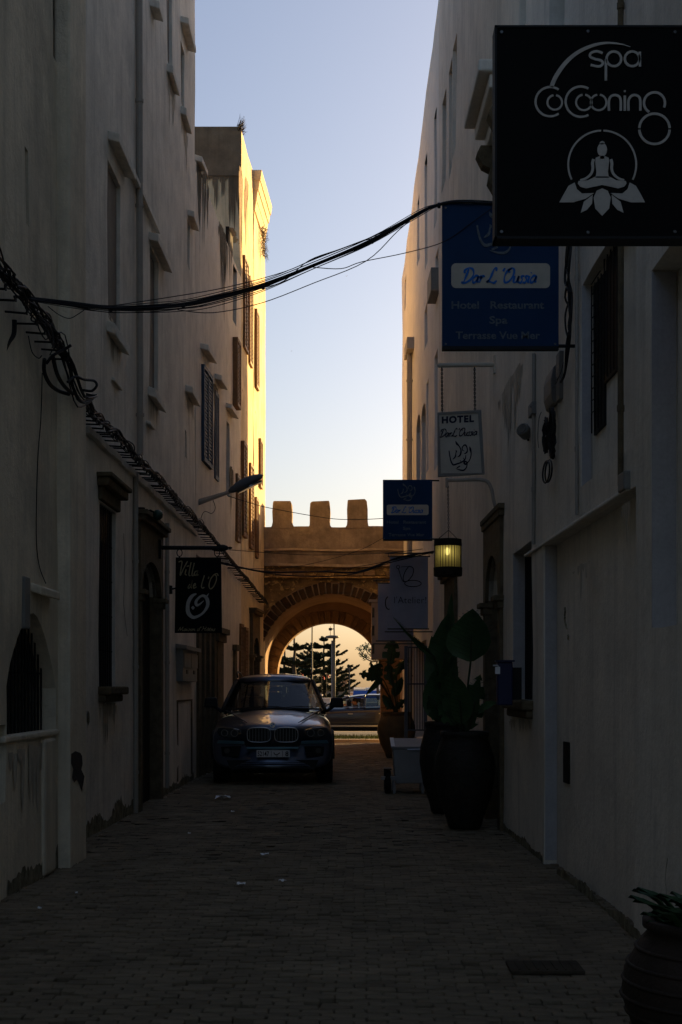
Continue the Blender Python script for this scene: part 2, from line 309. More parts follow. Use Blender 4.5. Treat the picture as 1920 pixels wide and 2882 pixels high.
# ------------------------------------------------------------------ walls with real openings
class Wall:
    """a street-facing wall plane between two plan points; side -1 = left wall, +1 = right wall"""
    def __init__(s, p0, p1, side): 
        s.p0 = Vector((*p0, 0)); s.p1 = Vector((*p1, 0)); s.side = side; s.L = (s.p1 - s.p0).length; s.d = (s.p1 - s.p0) / s.L
        s.n = Vector((s.d.y, -s.d.x, 0)) * side           # into the building
        if s.n.x * side < 0: s.n = -s.n
    def at(s, u, z, dep=0): 
        p = s.p0 + s.d * u + s.n * dep; return Vector((p.x, p.y, z))
    def Y(s, x):
        k = (x - CX) / FPX; m_ = s.d.x / s.d.y
        return (s.p0.x - m_ * s.p0.y) / (k - m_)
    def u(s, x): return (s.Y(x) - s.p0.y) / s.d.y
    def z(s, x, y): return CAMZ + (HY - y) * s.Y(x) / FPX
    def off(s, u, z):
        q = Vector((u * .7 + s.p0.y, z * .7, s.side * 5.3)); return noise.noise(q) * .022 + noise.noise(q * 3.1) * .007
    def face(s, z0, ztop, holes, step=.45, back=5.0, u0=None, u1=None):
        """wall skin with holes = (u0,u1,z0,z1,depth,arch); ztop = (z at near end, z at far end)"""
        mb = MB(); u0 = 0 if u0 is None else u0; u1 = s.L if u1 is None else u1; zt = min(ztop)
        def lin(a, b_):
            n_ = max(1, int((b_ - a) / step)); return [a + (b_ - a) * i / n_ for i in range(n_)] + [b_]
        us = sorted(set([u0, u1] + [h[0] for h in holes] + [h[1] for h in holes])); zs = sorted(set([z0, zt] + [h[2] for h in holes] + [h[3] for h in holes]))
        us = [v for v in us if u0 - 1e-6 <= v <= u1 + 1e-6]; zs = [v for v in zs if z0 - 1e-6 <= v <= zt + 1e-6]
        U = []; 
        for a_, b_ in zip(us, us[1:]): U += lin(a_, b_)[:-1]
        U.append(us[-1]); Z = []
        for a_, b_ in zip(zs, zs[1:]): Z += lin(a_, b_)[:-1]
        Z.append(zs[-1]); idx = {}
        def V(u_, z_):
            k = (round(u_, 5), round(z_, 5))
            if k not in idx: idx[k] = len(mb.v); mb.v.append(s.at(u_, z_, s.off(u_, z_)))
            return idx[k]
        for a_, b_ in zip(U, U[1:]):
            for c_, d_ in zip(Z, Z[1:]):
                mu, mz = (a_ + b_) / 2, (c_ + d_) / 2
                if any(h[0] < mu < h[1] and h[2] < mz < h[3] for h in holes): continue
                mb.f.append((V(a_, c_), V(b_, c_), V(b_, d_), V(a_, d_)))
        # sloping or raised top strip
        tops = []
        for u_ in U:
            t = (u_ - u0) / max(1e-6, (u1 - u0)); zt_ = ztop[0] + (ztop[1] - ztop[0]) * t + noise.noise(Vector((u_ * .9, 3.3, s.side))) * .05 + .06
            tops.append(len(mb.v)); mb.v.append(s.at(u_, max(zt_, zt + .01), s.off(u_, zt_)))
        for i in range(len(U) - 1): mb.f.append((V(U[i], zt), V(U[i + 1], zt), tops[i + 1], tops[i]))
        bk = []
        for i, u_ in enumerate(U): bk.append(len(mb.v)); mb.v.append(Vector((*s.at(u_, 0, back).xy, mb.v[tops[i]].z)))
        for i in range(len(U) - 1): mb.f.append((tops[i], tops[i + 1], bk[i + 1], bk[i]))
        # ends and back
        for u_, T, Bk in ((U[0], tops[0], bk[0]), (U[-1], tops[-1], bk[-1])):
            c0 = len(mb.v); mb.v.append(s.at(u_, z0, back)); pts = [V(u_, z_) for z_ in Z] + [T, Bk, c0]; mb.f.append(tuple(pts))
        mb.f.append((bk[0], bk[-1], len(mb.v) - 1, len(mb.v) - 2))
        # reveals and arch spandrels
        for h in holes:
            hu0, hu1, hz0, hz1, dep, arch = h[:6]
            inner = [v for v in U if hu0 - 1e-6 <= v <= hu1 + 1e-6]; innz = [v for v in Z if hz0 - 1e-6 <= v <= hz1 + 1e-6]
            def rev(A, B):
                i0 = len(mb.v)
                for (uu, zz) in (A, B): mb.v.append(s.at(uu, zz, s.off(uu, zz))); mb.v.append(s.at(uu, zz, dep))
                mb.f.append((i0, i0 + 1, i0 + 3, i0 + 2))
            for c_, d_ in zip(innz, innz[1:]):
                if arch and d_ > hz1 - arch + 1e-6 and False: continue
                rev((hu0, c_), (hu0, d_)); rev((hu1, c_), (hu1, d_))
            for a_, b_ in zip(inner, inner[1:]):
                rev((a_, hz0), (b_, hz0)); rev((a_, hz1), (b_, hz1))
            if arch:
                zsp = hz1 - arch; n_ = 16; cu = (hu0 + hu1) / 2; hw = (hu1 - hu0) / 2; pw = h[6] if len(h) > 6 else 2.0
                pts = []
                for i in range(n_ + 1):
                    t = -1 + 2 * i / n_; pts.append((cu + hw * t, zsp + (arch - .02) * max(0, (1 - abs(t) ** pw)) ** (1 / 2 if pw >= 2 else .8)))
                i0 = len(mb.v)
                for (uu, zz) in pts: mb.v.append(s.at(uu, zz, s.off(uu, zz))); mb.v.append(s.at(uu, hz1, s.off(uu, hz1))); mb.v.append(s.at(uu, zz, dep))
                for i in range(n_):
                    q = i0 + i * 3; mb.f.append((q, q + 3, q + 4, q + 1)); mb.f.append((q, q + 3, q + 5, q + 2))
        return mb
    def slab(s, mb, u0, u1, z0, z1, out, dep=.05, slope=0):    # a block standing proud of the wall
        p = [s.at(u0, z0, dep), s.at(u1, z0, dep), s.at(u1, z0 - slope, -out), s.at(u0, z0 - slope, -out),
             s.at(u0, z1, dep), s.at(u1, z1, dep), s.at(u1, z1 - slope, -out), s.at(u0, z1 - slope, -out)]
        return mb.hexa(p)
    def H(s, x0, x1, yt, yb, dep=.18, arch=0, pw=2.0):        # opening given by the photo pixels of its edges (y at the near edge)
        xr = x0 if s.side < 0 else x1
        ua, ub = sorted((s.u(x0), s.u(x1))); return (ua, ub, s.z(xr, yb), s.z(xr, yt), dep, arch, pw)
# ================================================================== SETTING: ground
def ground():
    g = MB(); g.box((-.4, -5.2, -.295), (60, 90.0, .5)); st = build('street', g, 'joint', kind='structure')
    sm = MB(); L_, W_, H_ = .153, .077, .05
    x, y = L_ / 2, W_ / 2
    sm.add([(-x, -y, -H_), (x, -y, -H_), (x, y, -H_), (-x, y, -H_), (-x, -y, -.006), (x, -y, -.006), (x, y, -.006), (-x, y, -.006),
            (-x + .007, -y + .007, 0), (x - .007, -y + .007, 0), (x - .007, y - .007, 0), (-x + .007, y - .007, 0)],
           [(0, 1, 5, 4), (1, 2, 6, 5), (2, 3, 7, 6), (3, 0, 4, 7), (4, 5, 9, 8), (5, 6, 10, 9), (6, 7, 11, 10), (7, 4, 8, 11), (8, 9, 10, 11)])
    proto = None; far = MB(); nsingle = 0; row = 0; Y = 6.35
    while Y < 39.2:
        xo = .078 * (row % 2) + rnd(-.012, .012); nx = 31
        wav = noise.noise(Vector((0, Y * .5, 0))) * .01
        for i in range(nx):
            X = -2.85 + xo + i * .157
            if X > 1.9: continue
            z = noise.noise(Vector((X * .8, Y * .8, 1))) * .018 + rnd(-.006, .006) - (rnd(.01, .025) if rnd(0, 1) < .05 else 0); tx, ty, rz = rnd(-.045, .045), rnd(-.03, .03), rnd(-.045, .045)
            
            if nsingle < 299 and -2.1 < X < 1.5:
                if proto is None:
                    proto = build('paver', MB().add([v + Vector((X, Y, z)) for v in sm.v], sm.f), 'paver', st, own=True)
                    proto.location = Vector((X, Y, z)) - wloc(st)
                    for v in proto.data.vertices: v.co.z -= H_
                else: inst(proto, 'paver', st, Vector((X, Y + wav, z)) - wloc(st), (tx, ty, rz), (rnd(.95, 1.0), rnd(.9, 1.02), 1))
                nsingle += 1
            else:
                mtx = Matrix.Rotation(rz, 3, 'Z') @ Matrix.Rotation(tx, 3, 'X') @ Matrix.Rotation(ty, 3, 'Y')
                fs = sm.f if Y < 13 else sm.f[4:]
                far.add([mtx @ v + Vector((X, Y + wav, z)) for v in sm.v], fs)
        row += 1; Y += .080
    if proto:
        pass
    build('paving_rows', far, 'paver', st, kind='stuff')
    # gutter dirt along both walls
    t = MB().grid(lambda u, v: (-3000 + 6000 * u, 39.8 + 9000 * v ** 2.2, -.02 - (0 if v < .16 else 2.2 * min(1, (v - .16) * 8))), 24, 40)
    build('ground', t, 'ground', kind='structure')
    build('sea', MB().grid(lambda u, v: (-6000 + 12000 * u, 420 + 12000 * v, -1.6), 4, 4), 'sea', kind='structure')
    build('road', MB().grid(lambda u, v: (-20 + 40 * u, 43.0 + 6.0 * v, .004), 10, 3), 'asphalt', kind='structure')
    k = MB()
    for i in range(26): k.box((-5 + i * .5, 40.35, .02), (.485, .3, .10))
    ko = build('kerb', MB().box((1.5, 40.35, -.06), (13.2, .26, .04)), 'kerb', kind='structure')
    k0 = None
    for i in range(26):
        if k0 is None: k0 = build('kerb_stone', MB().box((-5, 40.35, .015), (.485, .3, .11)), 'kerb', ko, own=True, bevel=.01)
        else: inst(k0, 'kerb_stone', ko, k0.location + Vector((i * .5, 0, rnd(-.004, .004))), (0, 0, rnd(-.01, .01)))
    gr = MB()
    gr.grid(lambda u, v: (-5 + 10 * u, 40.9 + 1.7 * v, .02 + .05 * math.sin(v * math.pi)), 20, 4)
    for i in range(5000):
        x, y = rnd(-3, 3), rnd(40.85, 42.6); h = rnd(.05, .16); an = rnd(0, 6.3); dx, dy = math.cos(an) * .012, math.sin(an) * .012
        gr.add([(x - dx, y - dy, .03), (x + dx, y + dy, .03), (x + rnd(-.05, .05), y + rnd(-.05, .05), .03 + h)], [(0, 1, 2)])
    build('grass', gr, 'grass', kind='stuff')
    hl = MB()
    def hz(x, c, w_, h): return h * math.exp(-((x - c) / w_) ** 2)
    def hf(u, v):
        x = -260 + 620 * u; y = 2600 + 300 * v
        b = max(0, hz(x, 75, 42, 15) + hz(x, 175, 70, 13) + hz(x, -80, 60, 5)) + noise.noise(Vector((x * .03, 0, 0))) * 1.5
        return (x, y, -3 + b * math.sin(math.pi * min(1, v * 1.0)) + 2 * v)
    build('hill', hl.grid(hf, 60, 10), 'hill', kind='structure', smooth=True)
ground()

# ================================================================== building helpers
def panel(W, h, m, parent, name='window', fr=None):
    """dark glazed or boarded panel closing an opening"""
    u0, u1, z0, z1, dep = h[:5]; mb = MB(); W.slab(mb, u0 - .02, u1 + .02, z0 - .02, z1 + .02, -(dep - .02), dep=dep + .05)
    o = build(name, mb, m, parent, own=True)
    if fr:
        f = MB(); t = .05; d0 = dep - .025
        for a, b, c, d in ((u0, u0 + t, z0, z1), (u1 - t, u1, z0, z1), (u0 + t, u1 - t, z0, z0 + t), (u0 + t, u1 - t, z1 - t, z1), ((u0 + u1) / 2 - t / 2, (u0 + u1) / 2 + t / 2, z0 + t, z1 - t)):
            W.slab(f, a, b, c, d, -(d0 - .03), dep=d0 + .01)
        build('frame', f, fr, o)
    return o
def hood(W, x0, x1, yt, parent, m, out=.12, th=.1, slope=.05, name='hood'):
    xr = x0 if W.side < 0 else x1; ua, ub = sorted((W.u(x0), W.u(x1))); z = W.z(xr, yt)
    mb = MB(); W.slab(mb, ua, ub, z - th, z, out, slope=slope); return build(name, mb, m, parent, own=True, bevel=.012)
def shutter(W, x0, x1, yt, yb, parent, m, out=.06, slats=0, indiv=False):
    xr = x0 if W.side < 0 else x1; ua, ub = sorted((W.u(x0), W.u(x1))); z0, z1 = W.z(xr, yb), W.z(xr, yt)
    f = MB(); t = .05
    for a, b, c, d in ((ua, ua + t, z0, z1), (ub - t, ub, z0, z1), (ua + t, ub - t, z0, z0 + t * 1.4), (ua + t, ub - t, z1 - t * 1.4, z1), ((ua + ub) / 2 - t / 2, (ua + ub) / 2 + t / 2, z0 + t * 1.4, z1 - t * 1.4)):
        W.slab(f, a, b, c, d, out, dep=.02)
    s = build('shutter', f, m, parent, own=True)
    n = slats or max(6, int((z1 - z0) / .09)); g = MB(); hgt = (z1 - z0 - .14) / n
    for i in range(n):
        zc = z0 + .07 + hgt * (i + .5)
        for (a, b) in ((ua + t, (ua + ub) / 2 - t / 2), ((ua + ub) / 2 + t / 2, ub - t)):
            q = MB(); W.slab(q, a + .001, b - .001, zc - hgt * .36, zc + hgt * .3, out - .015, dep=-.012, slope=hgt * .35)
            if indiv: build('slat', q, m, s, own=True)
            else: g.add(q.v, q.f)
    if not indiv: build('louvres', g, m, s)
    bk = MB(); W.slab(bk, ua + .01, ub - .01, z0 + .01, z1 - .01, .008, dep=.01); build('backing', bk, 'darkwood', s)
    return s
def arch_surround(W, h, parent, m, jamb=.22, top=.35, out=.06, name='door_surround', co=1.0):
    """stone frame with an arched opening, capitals and a moulded top"""
    u0, u1, z0, z1, dep, arch = h[:6]; zsp = z1 - arch; mb = MB(); n = 16; cu, hw = (u0 + u1) / 2, (u1 - u0) / 2
    for a, b in ((u0 - jamb, u0), (u1, u1 + jamb)): W.slab(mb, a, b, z0, zsp - .16, out)
    for a, b in ((u0, u0 + .015), (u1 - .015, u1)): W.slab(mb, a, b, z0, zsp, .01, dep=dep - .025)
    inn = [(cu + hw * (-1 + 2 * i / n), zsp + (arch - .02) * math.sqrt(max(0, 1 - (-1 + 2 * i / n) ** 2))) for i in range(n + 1)]
    inn = [(u0 - jamb, zsp - .02)] + inn + [(u1 + jamb, zsp - .02)]
    for (a, za), (b, zb) in zip(inn, inn[1:]):
        mb.hexa([W.at(a, za, .05), W.at(b, zb, .05), W.at(b, zb, -out), W.at(a, za, -out), W.at(a, z1 + top, .05), W.at(b, z1 + top, .05), W.at(b, z1 + top, -out), W.at(a, z1 + top, -out)])
    s = build(name, mb, m, parent, own=True)
    for a, b in ((u0 - jamb, u0), (u1, u1 + jamb)):
        c = MB(); W.slab(c, a - .03, b + .03, zsp - .16, zsp - .08, out + .03); W.slab(c, a - .06, b + .06, zsp - .08, zsp - .02, out + .07); build('capital', c, m, s, own=True, bevel=.01)
    c = MB(); W.slab(c, u0 - jamb - .05, u1 + jamb + .05, z1 + top, z1 + top + .07, out + .06 * co); W.slab(c, u0 - jamb - .08, u1 + jamb + .08, z1 + top + .07, z1 + top + .13, out + .1 * co)
    build('cornice', c, m, s, own=True, bevel=.01)
    return s
def bars(W, h, parent, m='black', sp=.11, out=-.03, name='window_grille'):
    u0, u1, z0, z1 = h[:4]; mb = MB(); n = max(2, int((u1 - u0) / sp))
    for i in range(1, n): mb.tube([W.at(u0 + (u1 - u0) * i / n, z0, -out), W.at(u0 + (u1 - u0) * i / n, z1, -out)], .008, 4)
    k = max(2, int((z1 - z0) / .35))
    for j in range(1, k): mb.tube([W.at(u0, z0 + (z1 - z0) * j / k, -out + .01), W.at(u1, z0 + (z1 - z0) * j / k, -out + .01)], .007, 4)
    return build(name, mb, m, parent, own=True)
def plaster_patch(W, pts, parent, m='peel', out=.006):
    """patch where the plaster has fallen away, given by photo pixels"""
    poly = []
    for x, y in pts: u = W.u(x); z = W.z(x, y); poly.append(W.at(u, z, W.off(u, z) - out))
    c = sum(poly, Vector()) / len(poly); mb = MB(); mb.add([c] + poly, [(0, i + 1, (i + 1) % len(poly) + 1) for i in range(len(poly))])
    return build('bare_patch', mb, m, parent, own=True)
def streaks(W, x0, x1, ytop, ybot, parent, m='stain', n=14, out=.005, seed=1, rag=.6):
    """rain-washed patch with a ragged lower edge running down the wall"""
    random.seed(seed); ua, ub = sorted((W.u(x0), W.u(x1))); zt = W.z((x0 + x1) / 2, ytop); zb = W.z((x0 + x1) / 2, ybot); mb = MB(); h = zt - zb; prev = None
    for i in range(n):
        a, b = ua + (ub - ua) * i / n, ua + (ub - ua) * (i + 1) / n; env = math.sin(math.pi * (i + .5) / n) ** .6; l_ = h * env * rnd(1 - rag, 1); t_ = zt - h * .12 * (1 - env) * rnd(.2, 1) - rnd(0, .03)
        if rnd(0, 1) < .12: continue
        zz = t_; w0 = (b - a) * .5; k = 5
        pts = [(a + rnd(-.2, .1) * w0, t_), (b + rnd(-.1, .2) * w0, t_)]; R_ = [(b - w0 * (j / k) ** 2 * rnd(.6, 1.1), t_ - l_ * j / k) for j in range(1, k)]; L_ = [(a + w0 * (j / k) ** 2 * rnd(.6, 1.1), t_ - l_ * j / k) for j in range(1, k)]
        P_ = pts + R_ + [((a + b) / 2, t_ - l_)] + L_[::-1]; mb.add([W.at(u, z, W.off(u, z) - out - .001 * (i % 3)) for u, z in P_], [tuple(range(len(P_)))])
    return build('rain_stain', mb, m, parent, own=True)
def damp(W, x0, x1, parent, m='damp', hmin=.05, hmax=.45, seed=1, out=.006):
    """flaked and damp plaster in a ragged band along the foot of the wall"""
    random.seed(seed); ua, ub = sorted((W.u(x0), W.u(x1))); mb = MB(); u = ua; pts = []
    while u < ub:
        f = .5 + .5 * noise.noise(Vector((u * 1.3, seed, 0))) * 1.6; h = hmin + (hmax - hmin) * max(0, min(1, f)) * rnd(.55, 1.0); pts.append((u, h)); u += rnd(.02, .07)
    for (a, h0), (b, h1) in zip(pts, pts[1:]): mb.add([W.at(a, .0, W.off(a, 0) - out), W.at(b, .0, W.off(b, 0) - out), W.at(b, h1, W.off(b, h1) - out), W.at(a, h0, W.off(a, h0) - out)], [(0, 1, 2, 3)])
    return build('flaked_base', mb, m, parent, own=True)
def pipe(W, x, z0, z1, parent, m='creampipe', r=.05, out=.07, brk=1.3, name='drainpipe', lean=0):
    u = W.u(x); mb = MB(); n = 14
    mb.tube([W.at(u + lean * (i / n) + .004 * math.sin(i * 2.1), z0 + (z1 - z0) * i / n, -out) for i in range(n + 1)], r, 8)
    z = z0 + .5
    while z < z1: mb.lathe(W.at(u + lean * (z - z0) / (z1 - z0), z, -out), [(r * 1.25, -.02), (r * 1.25, .02)], 8); z += brk
    return build(name, mb, m, parent, own=True, smooth=False)
def house(name, label, W, z0, top, holes, m, cat='building', back=5.0):
    t = thing(name, label, cat, W.at(W.L / 2, 0, 0)); build('wall', W.face(z0, top, holes, back=back), m, t); return t

# ------------------------------------------------------------------ left side
LA = Wall((-2.57, -2.0), (-2.57, 12.25), -1); LB = Wall((-2.76, 12.26), (-2.76, 24.2), -1)
LC = Wall((-2.76, 24.21), (-2.49, 30.5), -1); LD = Wall((-2.49, 30.51), (-2.395, 32.8), -1); LE = Wall((-2.38, 32.81), (-2.285, 35.4), -1)
# nearest house
hA = [LA.H(16, 157, 1700, 2080, .16, .62, 1.6), LA.H(71, 80, 411, 628, .1), LA.H(153, 167, -160, 158, .14), LA.H(-40, 14, 2045, 2275, .08)]
A = house('townhouse', 'grey-white plastered house at the left edge with a pointed arched window', LA, -.1, (8.7, 8.7), hA, 'plasterA')
wA = panel(LA, hA[0], 'pane', A, 'arched_window'); bars(LA, hA[0], wA, out=-.1)
panel(LA, hA[1], 'pane', A); panel(LA, hA[2], 'pane', A); panel(LA, hA[3], 'darkwood', A, 'hatch')
mb = MB(); u0, u1 = hA[0][0], hA[0][1]; zb = hA[0][2]; LA.slab(mb, u0 - .1, u1 + .04, zb - .03, zb + .02, .025, dep=.1); build('sill', mb, 'plasterA', A, own=True, bevel=.015)
hood(LA, 84, 140, 1632, A, 'plasterA', out=.09, th=.07, name='ledge')
mb = MB(); LA.slab(mb, u1 - .55, u1 - .12, 0, zb - .04, .03); build('buttress', mb, 'plasterA', A, own=True, bevel=.03)
mb = MB(); mb.hexa([(-2.6, 12.2, -.1), (-2.46, 12.2, -.1), (-2.46, 12.92, -.1), (-2.8, 12.92, -.1), (-2.6, 12.2, 13.2), (-2.465, 12.2, 13.2), (-2.465, 12.92, 13.2), (-2.8, 12.92, 13.2)])
build('corner_pilaster', mb, 'plasterA', A, own=True, bevel=.02)
pipe(LA, 172, .9, 4.2, A, 'creampipe', r=.035, out=.045, name='conduit')
mb = MB(); mb.tube([LA.at(LA.u(188) + .004 * math.sin(z * 3), z, -.015) for z in [4.4 + .4 * i for i in range(10)]], .010, 5); build('wall_cable', mb, 'cable', A, own=True)
mb = MB(); LA.slab(mb, LA.u(60), LA.u(75), 2.0, 2.4, .03); build('meter_box', mb, 'boxgrey', A, own=True, bevel=.01)
LP_ = Wall((-2.463, 12.2), (-2.463, 12.92), -1); LP_.off = lambda u, z: 0
plaster_patch(LP_, [(199, 2122), (210, 2114), (224, 2119), (229, 2127), (231, 2150), (227, 2166), (236, 2185), (232, 2212), (228, 2228), (222, 2208), (214, 2195), (207, 2203), (201, 2190), (204, 2164), (198, 2148)], A)
mb = MB(); mb.tube(catmull([LA.at(LA.u(x), LA.z(x, y), -.02) for x, y in ((112, 1050), (108, 1180), (99, 1300), (95, 1500), (103, 1590), (122, 1642))], 5), .004, 4); build('hanging_wire', mb, 'cable', A, own=True)

# second house
wl_ = [(303, 340, 448, 892, .07), (421, 444, 690, 1090, .07), (470, 485, -160, 170, .07), (509, 520, 112, 290, .07), (525, 533, 615, 742, .07), (520, 525, 1208, 1285, .05)]
hB = [LB.H(*q) for q in wl_]; hBw = LB.H(279, 325, 1412, 1932, .075); hBd = LB.H(386, 441, 1562, 2292, .14, .42)
B = house('townhouse', 'tall whitewashed house on the left with hooded windows and a stone doorway', LB, -.1, (13.6, 13.6), hB + [hBw, hBd], 'plasterB')
for h in hB: panel(LB, h, 'greyshutter', B, 'window')
hood(LB, 303, 352, 362, B, 'plasterB', out=.13); hood(LB, 418, 460, 648, B, 'plasterB', out=.13); hood(LB, 508, 530, 40, B, 'plasterB', out=.13)
hood(LB, 468, 492, -190, B, 'plasterB', out=.13); hood(LB, 526, 541, 585, B, 'plasterB', out=.12); hood(LB, 522, 545, 1080, B, 'plasterB', out=.12); hood(LB, 424, 436, -8, B, 'plasterB', out=.12)
for q in ((298, 342, 894), (418, 449, 1082), (468, 488, 172), (507, 524, 292)): hood(LB, *q, B, 'plasterB', out=.10, th=.12, slope=.06, name='sill')
for q in ((312, 334, 1056), (414, 428, 1180)): hood(LB, *q, B, 'plasterB', out=.05, th=.04, slope=.03, name='niche_sill')
mb = MB(); za = 7.83; LB.slab(mb, LB.u(350), LB.u(437), za - .06, za, .07, slope=.02); build('ledge', mb, 'plasterB', B, own=True)
wB = panel(LB, hBw, 'pane', B, 'tall_window'); bars(LB, hBw, wB, out=-.03)
mb = MB(); LB.slab(mb, hBw[0] - .08, hBw[1] + .08, hBw[3] + .02, hBw[3] + .16, .05); LB.slab(mb, hBw[0] - .13, hBw[1] + .13, hBw[3] + .16, hBw[3] + .25, .13); LB.slab(mb, hBw[0] - .16, hBw[1] + .16, hBw[3] + .25, hBw[3] + .30, .17)
build('stone_lintel', mb, 'stone', B, own=True, bevel=.015)
mb = MB(); LB.slab(mb, hBw[0] - .06, hBw[1] + .1, hBw[2] - .09, hBw[2], .14, dep=.1); LB.slab(mb, hBw[0] - .04, hBw[1] + .06, hBw[2] - .17, hBw[2] - .09, .08); build('stone_sill', mb, 'stone', B, own=True, bevel=.02)
arch_surround(LB, hBd, B, 'stone', jamb=.16, top=.42, out=.07); d = panel(LB, hBd, 'darkwood', B, 'door')
for k in range(4):
    q = MB(); wk = (hBd[1] - hBd[0]) / 4; LB.slab(q, hBd[0] + wk * k + .01, hBd[0] + wk * (k + 1) - .01, hBd[2] + .05, hBd[3] - .1, -(hBd[4] - .045), dep=hBd[4] - .01); build('plank', q, 'darkwood', d, own=True)
pipe(LB, 383, 4.45, 13.4, B, r=.042, out=.05, lean=-.12); pipe(LB, 374, .0, 4.2, B, r=.032, out=.035); pipe(LB, 463, .1, 3.9, B, r=.03, out=.04, name='conduit')
# sloping ledge that carries the cables, one moulded course along the street
mb = MB(); n = 30
for i in range(n):
    a, b = 2.18 + i * (LB.L - 2.2) / n, 2.18 + (i + 1) * (LB.L - 2.2) / n; za = 4.20 + .012 * math.sin(i * 1.7); LB.slab(mb, a, b, za - .07, za, .05)
build('string_course', mb, 'plasterB', B, own=True)
# dusty cabinet, half doors and brown dark doorway beyond
mb = MB(); ua, ub = LB.u(497), LB.u(538); zt = LB.z(497, 1822); LB.slab(mb, ua, ub, zt - .52, zt, .10); cab = build('meter_cabinet', mb, 'boxgrey', B, own=True, bevel=.01)
mb = MB(); LB.slab(mb, ua - .05, ub + .05, zt, zt + .06, .16, slope=.03); build('cabinet_roof', mb, 'boxgrey', cab, own=True)
for i in range(2):
    mb = MB(); d_ = (ub - ua) / 2; LB.slab(mb, ua + i * d_ + .03, ua + (i + 1) * d_ - .03, zt - .30, zt - .08, .115, dep=-.105); build('cabinet_door', mb, 'boxgrey', cab, own=True)
    mb = MB(); LB.slab(mb, ua + (i + .4) * d_, ua + (i + .65) * d_, zt - .40, zt - .34, .108, dep=-.095); build('meter_slot', mb, 'black', cab, own=True)
mb = MB()
for a, b, c, d_ in ((497, 500, 1960, 2190), (537, 540, 1960, 2170)): LB.slab(mb, LB.u(a), LB.u(b), .1, 1.35, .012)
LB.slab(mb, LB.u(500), LB.u(537), 1.32, 1.35, .012); build('panel_outline', mb, 'stone', B, own=True)
damp(LB, 243, 378, B, seed=4, hmin=.04, hmax=.34); damp(LB, 452, 545, B, seed=5, hmin=.03, hmax=.25); damp(LA, 20, 196, A, seed=6, hmin=.04, hmax=.3)
plaster_patch(LB, [(243, 2010), (246, 2000), (250, 2008), (251, 2030), (247, 2042), (243, 2030)], B, m='damp')
for x, y in ((391, 1442), (470, 1660)):
    u = LB.u(x); z = LB.z(x, y); wl2 = thing('wall_lamp', 'small green glass globe lamp on the left wall, ' + ('above the stone doorway' if y < 1500 else 'beside the black hanging sign'), 'wall lamp', LB.at(u, z, 0), 'globe lamps on the left wall')
    b = MB(); b.lathe(LB.at(u, z, -.03), [(.05, -.06), (.05, .06)], 8); b.tube([LB.at(u, z, -.02), LB.at(u + .05, z + .03, -.14), LB.at(u + .1, z, -.2)], .015, 6); build('bracket', b, 'black', wl2)
    b = MB(); b.sphere(LB.at(u + .12, z - .02, -.22), .07, 12); build('globe', b, 'greenlamp', wl2, smooth=True)

streaks(LB, 302, 340, 905, 1060, B, m='wash', seed=31, n=9, rag=.8); streaks(LB, 421, 446, 1105, 1260, B, m='wash', seed=32, n=8, rag=.8); streaks(LB, 470, 490, 225, 420, B, m='wash', seed=33, n=6, rag=.8); streaks(LB, 509, 528, 345, 520, B, m='wash', seed=34, n=6, rag=.8)
streaks(LB, 278, 330, 1975, 2130, B, m='wash', seed=35, n=10, rag=.8); streaks(LB, 527, 545, 1120, 1260, B, m='wash', seed=36, n=5, rag=.8); streaks(LA, 20, 150, 2095, 2330, A, m='wash', seed=37, n=12, rag=.8)
def crack(W, pts, parent, w0=.006):
    v = [W.at(W.u(x), W.z(x, y), W.off(W.u(x), W.z(x, y)) - .004) for x, y in pts]; fine = []
    for a, b in zip(v, v[1:]):
        for j in range(4): fine.append(a.lerp(b, j / 4) + Vector((0, rnd(-.012, .012), rnd(-.012, .012))))
    return build('crack', MB().tube(fine + [v[-1]], w0, 3), 'damp', parent, own=True)
crack(LB, [(345, 1500), (350, 1590), (346, 1700), (356, 1790)], B, .003)
# low wing after the corner
hC = [LC.H(604, 613, 1100, 1345, .1), LC.H(636, 645, 1183, 1392, .1), LC.H(656, 666, 640, 900, .1), LC.H(553, 622, 1560, 2190, .30), LC.H(572, 590, 1030, 1290, .06)]
C_ = house('townhouse', 'lower weathered wing on the left with louvred shutters and rain-stained wall', LC, -.1, (10.45, 10.25), hC, 'plasterC')
for h in hC[:2]: panel(LC, h, 'shutterblue', C_, 'window')
panel(LC, hC[2], 'darkwood', C_, 'window'); panel(LC, hC[4], 'pane', C_, 'window')
dr = panel(LC, hC[3], 'darkwood', C_, 'doorway')
shutter(LC, 566, 591, 1024, 1296, C_, 'shutterblue', out=.06, slats=24, indiv=True); shutter(LC, 603, 613, 1098, 1346, C_, 'shutterblue', out=.03); 
shutter(LC, 656, 666, 948, 1140, C_, 'shutterbrown', out=.10); shutter(LC, 662, 671, 1332, 1522, C_, 'shutterbrown', out=.06)
hood(LC, 565, 590, 962, C_, 'plasterC', out=.14); hood(LC, 603, 622, 1048, C_, 'plasterC', out=.14); hood(LC, 635, 655, 1130, C_, 'plasterC', out=.13); hood(LC, 553, 570, 432, C_, 'plasterC', out=.10)
for x0, x1 in ((553, 560), (568, 573), (583, 588), (597, 603)):
    mb = MB(); LC.slab(mb, LC.u(x0), LC.u(x1), 0, 3.1, .05, dep=.3); build('pilaster', mb, 'stone', C_, own=True, bevel=.01)
for x0, x1 in ((560, 568), (573, 583), (588, 597)):
    mb = MB(); LC.slab(mb, LC.u(x0), LC.u(x1), .0, 3.0, -.14, dep=.24); build('door_leaf', mb, 'darkwood', C_, own=True)
